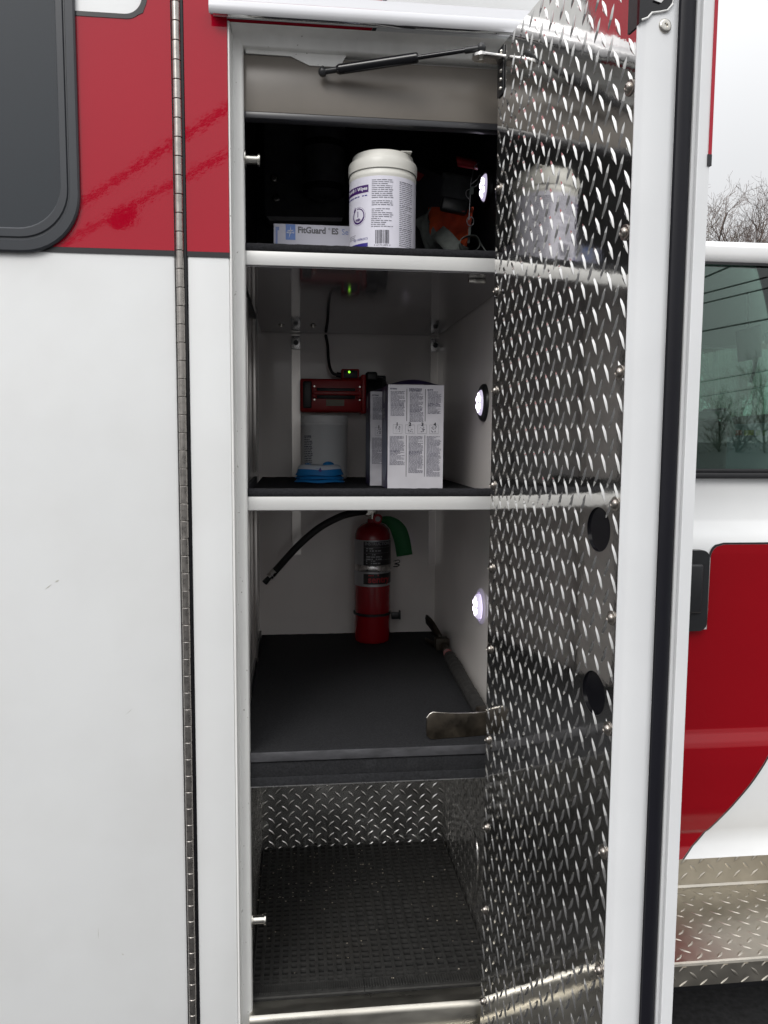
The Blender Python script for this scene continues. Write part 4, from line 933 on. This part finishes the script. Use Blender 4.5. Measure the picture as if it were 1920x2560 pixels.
# handle
hz0, hz1 = at(1500, 1360, y=.245).z, at(1500, 1187, y=.245).z
b = B(); b.prism(rrect(hx1 - .24, hx1, hz0, hz1, .022), 'y', .228, .262); hd_ = b.done('door_handle', 'black_plastic', cab, smooth=40)
b = B(); b.box(hx1 - .22, hx1 - .022, .214, .2275, hz0 + .05, hz1 - .035, .007, 3); b.done('pull', 'black_plastic', hd_)
# belt moulding, upper frame, roof
b = B(); b.box(CX0, CX1, .262, .30, 1.4985, 1.5145, .004); b.box(CX0, CX1, .268, .30, 1.515, 1.524, .002); b.done('belt_moulding', 'black_rubber', cab)
wz1 = at(1600, 568, y=.275).z; rz_ = at(1600, 519, y=.275).z
b = B(); b.prism([(.278, wz1), (.272, wz1 + .006), (.268, wz1 + .02), (.272, rz_ - .018), (.290, rz_ - .002), (.34, rz_ + .012), (.55, rz_ + .03), (1.2, rz_ + .045), (1.85, rz_ + .03), (2.08, rz_ + .01), (2.12, rz_ - .02), (2.12, wz1), (2.09, wz1), (2.09, rz_ - .03), (.31, rz_ - .03), (.31, wz1)], 'x', CX0, CX1 - .5)
b.done('cab_roof', 'white_paint', amb, smooth=35)
b = B(); b.box(CX0, CX1 - .5, .2735, .2765, wz1 - .006, wz1 + .001); b.done('window_seal', 'black_rubber', cab)
b = B(); b.box(CX0, .80, .268, .31, 1.525, wz1 - .001); b.done('window_post', 'white_paint', cab)
b = B(); b.box(.80, CX1 - .52, .285, .289, 1.516, wz1 - .0005); b.done('cab_window', 'tinted_glass', cab, smooth=0)
b = B(); b.box(CX0, CX1, 2.09, 2.12, .50, 1.49); b.done('far_cab_door', 'white_paint', amb, smooth=0)
b = B(); b.box(1.18, CX1 - .3, 2.10, 2.104, 1.491, wz1); b.done('far_cab_window', 'tinted_glass', amb, smooth=0)
b = B(); b.box(.80, 1.17, 2.085, 2.12, 1.491, wz1); b.done('far_window_post', 'cab_dark', amb, smooth=0)
b = B(); b.box(CX0, CX1, .29, 2.08, .47, .52); b.done('cab_floor', 'black_rubber', amb, smooth=0)
b = B(); b.box(CX0, CX1 - .52, .315, 2.085, rz_ - .045, rz_ - .032); b.done('headliner', 'headliner', amb, smooth=0)
b = B(); b.box(2.25, 2.75, .32, 2.06, .53, 1.42, .06, 3); b.done('dashboard', 'cab_dark', amb)
b = B(); b.box(CX0, .76, .30, 2.08, .53, rz_ - .05); b.done('cab_back_wall', 'cab_dark', amb)
def inner(px, py, y): return at(px, py, y=y)
# seat, in-cab screen, hanging board
c0, c1 = inner(1500, 905, .85), inner(1562, 1040, .85)
b = B(); b.box(c0.x - .15, c1.x, .80, 1.30, .9, c0.z, .05, 4); st = b.done('passenger_seat', 'seat_cloth', amb)
b = B(); b.tube(bez([(c0.x - .10, .795, c0.z - .005), (c0.x + .04, .790, c0.z + .012), (c1.x - .03, .80, c0.z + .006), (c1.x + .01, .83, c0.z - .05)], 8), .016, 10); b.done('seat_piping', 'seat_pale', st)
lp_ = thing('mobile_computer', tuple(inner(1610, 1030, 1.05)), 'dark rugged computer screen seen through the cab window', 'computer')
q = [inner(1562, 905, 1.10), inner(1720, 892, 1.10), inner(1720, 1060, 1.0), inner(1533, 1060, 1.0)]
b = B(); b.quad(*q); b.done('screen_case', 'cab_dark', lp_, smooth=0, solid=.03)
q2 = [inner(1567, 918, 1.066), inner(1720, 910, 1.066), inner(1720, 1040, .985), inner(1543, 1040, .985)]
b = B(); b.quad(*q2); b.done('screen', 'screen', lp_, smooth=0, solid=.004)
for k_, (pa_, pb_, m_) in enumerate(((1574, 1602, 'key_red'), (1608, 1628, 'key_yellow'), (1634, 1642, 'key_green'), (1648, 1656, 'key_green'))):
    b = B(); b.quad(inner(pa_, 930, 1.04), inner(pb_, 929, 1.04), inner(pb_, 940, 1.035), inner(pa_, 941, 1.035)); b.done('screen_icon', m_, lp_, smooth=0, solid=.002)
q = [inner(1522, 884, 1.5), inner(1566, 881, 1.5), inner(1566, 905, 1.5), inner(1522, 907, 1.5)]
b = B(); b.quad(*q); mo = b.done('dash_display', 'cab_dark', amb, smooth=0, solid=.03)
q = [inner(1525, 887, 1.482), inner(1561, 885, 1.482), inner(1561, 904, 1.482), inner(1525, 906, 1.482)]
b = B(); b.quad(*q); b.done('dash_screen', 'screen', mo, smooth=0, solid=.003)
hbd = thing('hanging_board', tuple(inner(1615, 780, .7)), 'dark rectangular board hanging inside the cab window', 'board')
q = [inner(1591, 716, .72), inner(1641, 702, .72), inner(1644, 772, .70), inner(1596, 782, .70)]
b = B(); b.quad(*q); b.done('board', 'cab_dark', hbd, smooth=0, solid=.012)
b = B(); b.tube(bez([inner(1628, 776, .70), inner(1630, 795, .70), inner(1624, 815, .70), inner(1621, 826, .70)], 6), .005, 8); b.tube(bez([inner(1636, 774, .70), inner(1633, 790, .70), inner(1628, 808, .70)], 6), .004, 8); b.tube([inner(1616, 712, .72), inner(1616, 600, .72)], .003, 6); b.done('strap', 'cab_dark', hbd)
q = [inner(1652, 690, 1.6), inner(1700, 680, 1.6), inner(1700, 735, 1.6), inner(1660, 742, 1.6)]
b = B(); b.quad(*q); b.done('rear_view_mirror', 'cab_dark', amb, smooth=0, solid=.04)
# --- running board
RZ = .360; RY0, RY1 = -.045, .262
b = B()
rfn = lambda x, y, h: Vector((x, y, RZ + h))
b.sheet([[(CX0, RY0 + .006, RZ), (CX1, RY0 + .006, RZ)], [(CX0, RY1 - .005, RZ), (CX1, RY1 - .005, RZ)]])
lozenges(rfn, b, CX0, CX1 - .4, RY0 + .012, RY1 - .008, .052, .046, .032, 40, .0095, .0018)
b.sheet([[(CX0, y, z), (CX1, y, z)] for y, z in ((RY0 + .006, RZ), (RY0 + .001, RZ - .002), (RY0 - .001, RZ - .007), (RY0 - .001, RZ - .058), (RY0 + .004, RZ - .061), (RY1, RZ - .06))])
lozenges(lambda x, z, h: Vector((x, RY0 - .001 - h, z)), b, CX0, CX1 - .4, RZ - .056, RZ - .009, .052, .044, .032, 45, .0095, .0018, None, (0, .02))
b.sheet([[(CX0, RY1 - .005, RZ + .0002), (CX1, RY1 - .005, RZ + .0002)], [(CX0, RY1 - .001, RZ + .006), (CX1, RY1 - .001, RZ + .006)], [(CX0, RY1, RZ + .115), (CX1, RY1, RZ + .115)]])
lozenges(lambda x, z, h: Vector((x, RY1 - .001 - h, z)), b, CX0, CX1 - .4, RZ + .012, RZ + .104, .052, .046, .032, 45, .0095, .0018)
b.done('running_board', 'tread_dull', amb, smooth=20)
b = B(); b.box(CX0, CX1, .35, 1.95, -.02, .30); b.done('chassis', 'black_rubber', amb, smooth=0)

# ================================================================== overhead cables behind the viewer (seen mirrored in the paint and glass)
def mirrored(px, py, yp, H):
    p = at(px, py, y=yp); d = p - CAM; d = Vector((d.x, -d.y, d.z)); return p + d * ((H - p.z) / d.z)
def cable(pa, pb, yp, H, r, label, strands=1, blob=None):
    a, c = mirrored(*pa, yp, H), mirrored(*pb, yp, H); d = (c - a).normalized(); a2, c2 = a - d * 30, c + d * 30
    b = B()
    for k_ in range(strands):
        o = Vector((0, 0, k_ * r * 3.2)); pts = [a2.lerp(c2, i / 24) + o for i in range(25)]; b.tube(pts, r, 6)
        break
    t = thing('overhead_cable', tuple(a), label, 'cable', 'overhead cables mirrored in the bodywork'); b.done('cable', 'cable', t)
    for k_ in range(1, strands):
        b = B(); o = Vector((0, 0, k_ * r * 3.0)); b.tube([a2.lerp(c2, i / 24) + o for i in range(25)], r * .8, 6); b.done('strand', 'cable', t)
    if blob:
        p = mirrored(*blob, yp, H); b = B(); b.lathe([(0, -.75), (.2, -.65), (.28, -.35), (.30, 0), (.28, .35), (.2, .65), (0, .75)], p, d, seg=16); b.done('splice_case', 'cable', t)
cable((175, 440), (480, 240), 0, 8.0, .075, 'thick overhead cable mirrored as the upper dark streak in the red paint')
cable((190, 496), (485, 335), 0, 8.0, .075, 'overhead cable with splice case mirrored as the lower dark streak in the red paint', 1, (266, 470))
for i, (pa_, pb_) in enumerate((((1520, 600), (1590, 570)), ((1520, 634), (1659, 598)), ((1520, 655), (1659, 622)), ((1515, 716), (1659, 689)), ((1512, 826), (1659, 800)), ((1510, 858), (1659, 834)))):
    cable(pa_, pb_, .287, 5.2 + (1.5 if i < 3 else 0), .028, '%s overhead cable from the top mirrored in the cab window' % ('first', 'second', 'third', 'fourth', 'fifth', 'sixth')[i])

# ================================================================== bare trees
def grow(segs, p, d, r, ln, lev, rnd, maxlev):
    n = max(2, int(3 + ln * .8)) if lev < 3 else 3; q = p; dd = d.copy(); st = ln / n
    for i in range(n):
        dd = (dd + Vector((rnd.uniform(-1, 1), rnd.uniform(-1, 1), rnd.uniform(-.5, 1))) * (.13 if lev else .06) + Vector((0, 0, .05))).normalized()
        q2 = q + dd * st; r2 = r * (1 - .55 * (i + 1) / n) if lev else r * (1 - .4 * (i + 1) / n)
        segs.append((q, q2, r * (1 - .55 * i / n) if lev else r * (1 - .4 * i / n), r2, lev)); q = q2
        if lev < maxlev and (lev > 0 or i >= n * .35):
            for _ in range(2 if lev else 2):
                if rnd.random() < .80:
                    s = dd.cross(Vector((rnd.uniform(-1, 1), rnd.uniform(-1, 1), rnd.uniform(-1, 1)))).normalized()
                    ang = rnd.uniform(.45, .95); nd = (dd * math.cos(ang) + s * math.sin(ang)).normalized()
                    grow(segs, q, nd, max(.006, r2 * rnd.uniform(.45, .65)), ln * rnd.uniform(.34, .55) * (1 if lev else .85), lev + 1, rnd, maxlev)
def seg_mesh(b, segs, tf=lambda v: v, mn=0.0):
    for (p, q, r0, r1, lev) in segs:
        s = 6 if lev == 0 else (4 if lev == 1 else 3); r0, r1 = max(r0, mn), max(r1, mn * .7)
        p, q = tf(p), tf(q); t = (q - p)
        if t.length < 1e-5: continue
        t.normalize(); a = t.cross(Vector((.31, .87, .39))).normalized(); c = t.cross(a)
        A_ = [b.bm.verts.new(p + (a * math.cos(2 * math.pi * k_ / s) + c * math.sin(2 * math.pi * k_ / s)) * r0) for k_ in range(s)]
        Q_ = [b.bm.verts.new(q + (a * math.cos(2 * math.pi * k_ / s) + c * math.sin(2 * math.pi * k_ / s)) * r1) for k_ in range(s)]
        for k_ in range(s): b.bm.faces.new((A_[k_], A_[(k_ + 1) % s], Q_[(k_ + 1) % s], Q_[k_]))
def bare_tree(x, y, h, seed, label, lean=(0, 0)):
    rnd = random.Random(seed); segs = []
    grow(segs, Vector((x, y, GZ)), Vector((lean[0], lean[1], 1)).normalized(), h * .019, h, 0, rnd, 4)
    t = thing('bare_tree', (x, y, GZ), label, 'tree', 'bare trees beyond the cab')
    b = B(); seg_mesh(b, [s for s in segs if s[4] <= 1]); b.done('trunk', 'bark', t)
    b = B(); seg_mesh(b, [s for s in segs if s[4] > 1], mn=.008); b.done('crown', 'twig', t, smooth=0)
def tx(px, y): return at(px, 505, y=y).x
bare_tree(tx(1566, 40), 40, 10.8, 11, 'tallest bare tree above the cab roof, nearest the open door')
bare_tree(tx(1648, 41), 41, 10.2, 23, 'bare tree above the cab roof at the right edge of the picture', (.02, 0))
bare_tree(tx(1612, 52), 52, 12.2, 31, 'thinner bare tree between and behind the two larger ones')
bare_tree(tx(1528, 47), 47, 11.4, 47, 'bare tree partly hidden behind the open compartment door', (-.02, 0))
# woods: too far and dense to count
rw = random.Random(77); protos = []
for s_ in (3, 5, 9):
    g_ = []; grow(g_, Vector((0, 0, 0)), Vector((0, 0, 1)), .20, 12.5, 0, random.Random(s_), 3); protos.append(g_)
def woods(spots, label, lo, hi, sink=0.0):
    b = B()
    for (x, y) in spots:
        a = rw.uniform(0, 6.28); sc = rw.uniform(lo, hi); ca, sa = math.cos(a) * sc, math.sin(a) * sc
        seg_mesh(b, rw.choice(protos), lambda v: Vector((x + v.x * ca - v.y * sa, y + v.x * sa + v.y * ca, GZ - sink + v.z * sc)), .02)
    for i in range(14000):                        # undergrowth and leaf litter as small leaf faces
        x, y = rw.choice(spots); c_ = Vector((x + rw.gauss(0, 2.2), y + rw.gauss(0, 1.5), GZ + abs(rw.gauss(0, 2.2)))); s = rw.uniform(.06, .2)
        u_ = Vector((rw.gauss(0, 1), rw.gauss(0, 1), rw.gauss(0, 1))).normalized(); v_ = u_.orthogonal().normalized()
        b.bm.faces.new([b.bm.verts.new(c_ + u_ * s * p + v_ * s * q * .5) for p, q in ((-1, 0), (0, -1), (1, 0), (0, 1))])
    o = b.done('woods', 'brush', smooth=0); o['kind'] = 'stuff'; o['label'] = label; o['category'] = 'woods'
woods([(rw.uniform(10, 75), rw.uniform(42, 80)) for _ in range(75)], 'brown winter woods on the far side of the vehicle', .5, .8)
woods([(rw.uniform(-90, 120), -rw.uniform(95, 120)) for _ in range(80)], 'bare woods across the road, mirrored in the paint', .6, .9, 4.0)
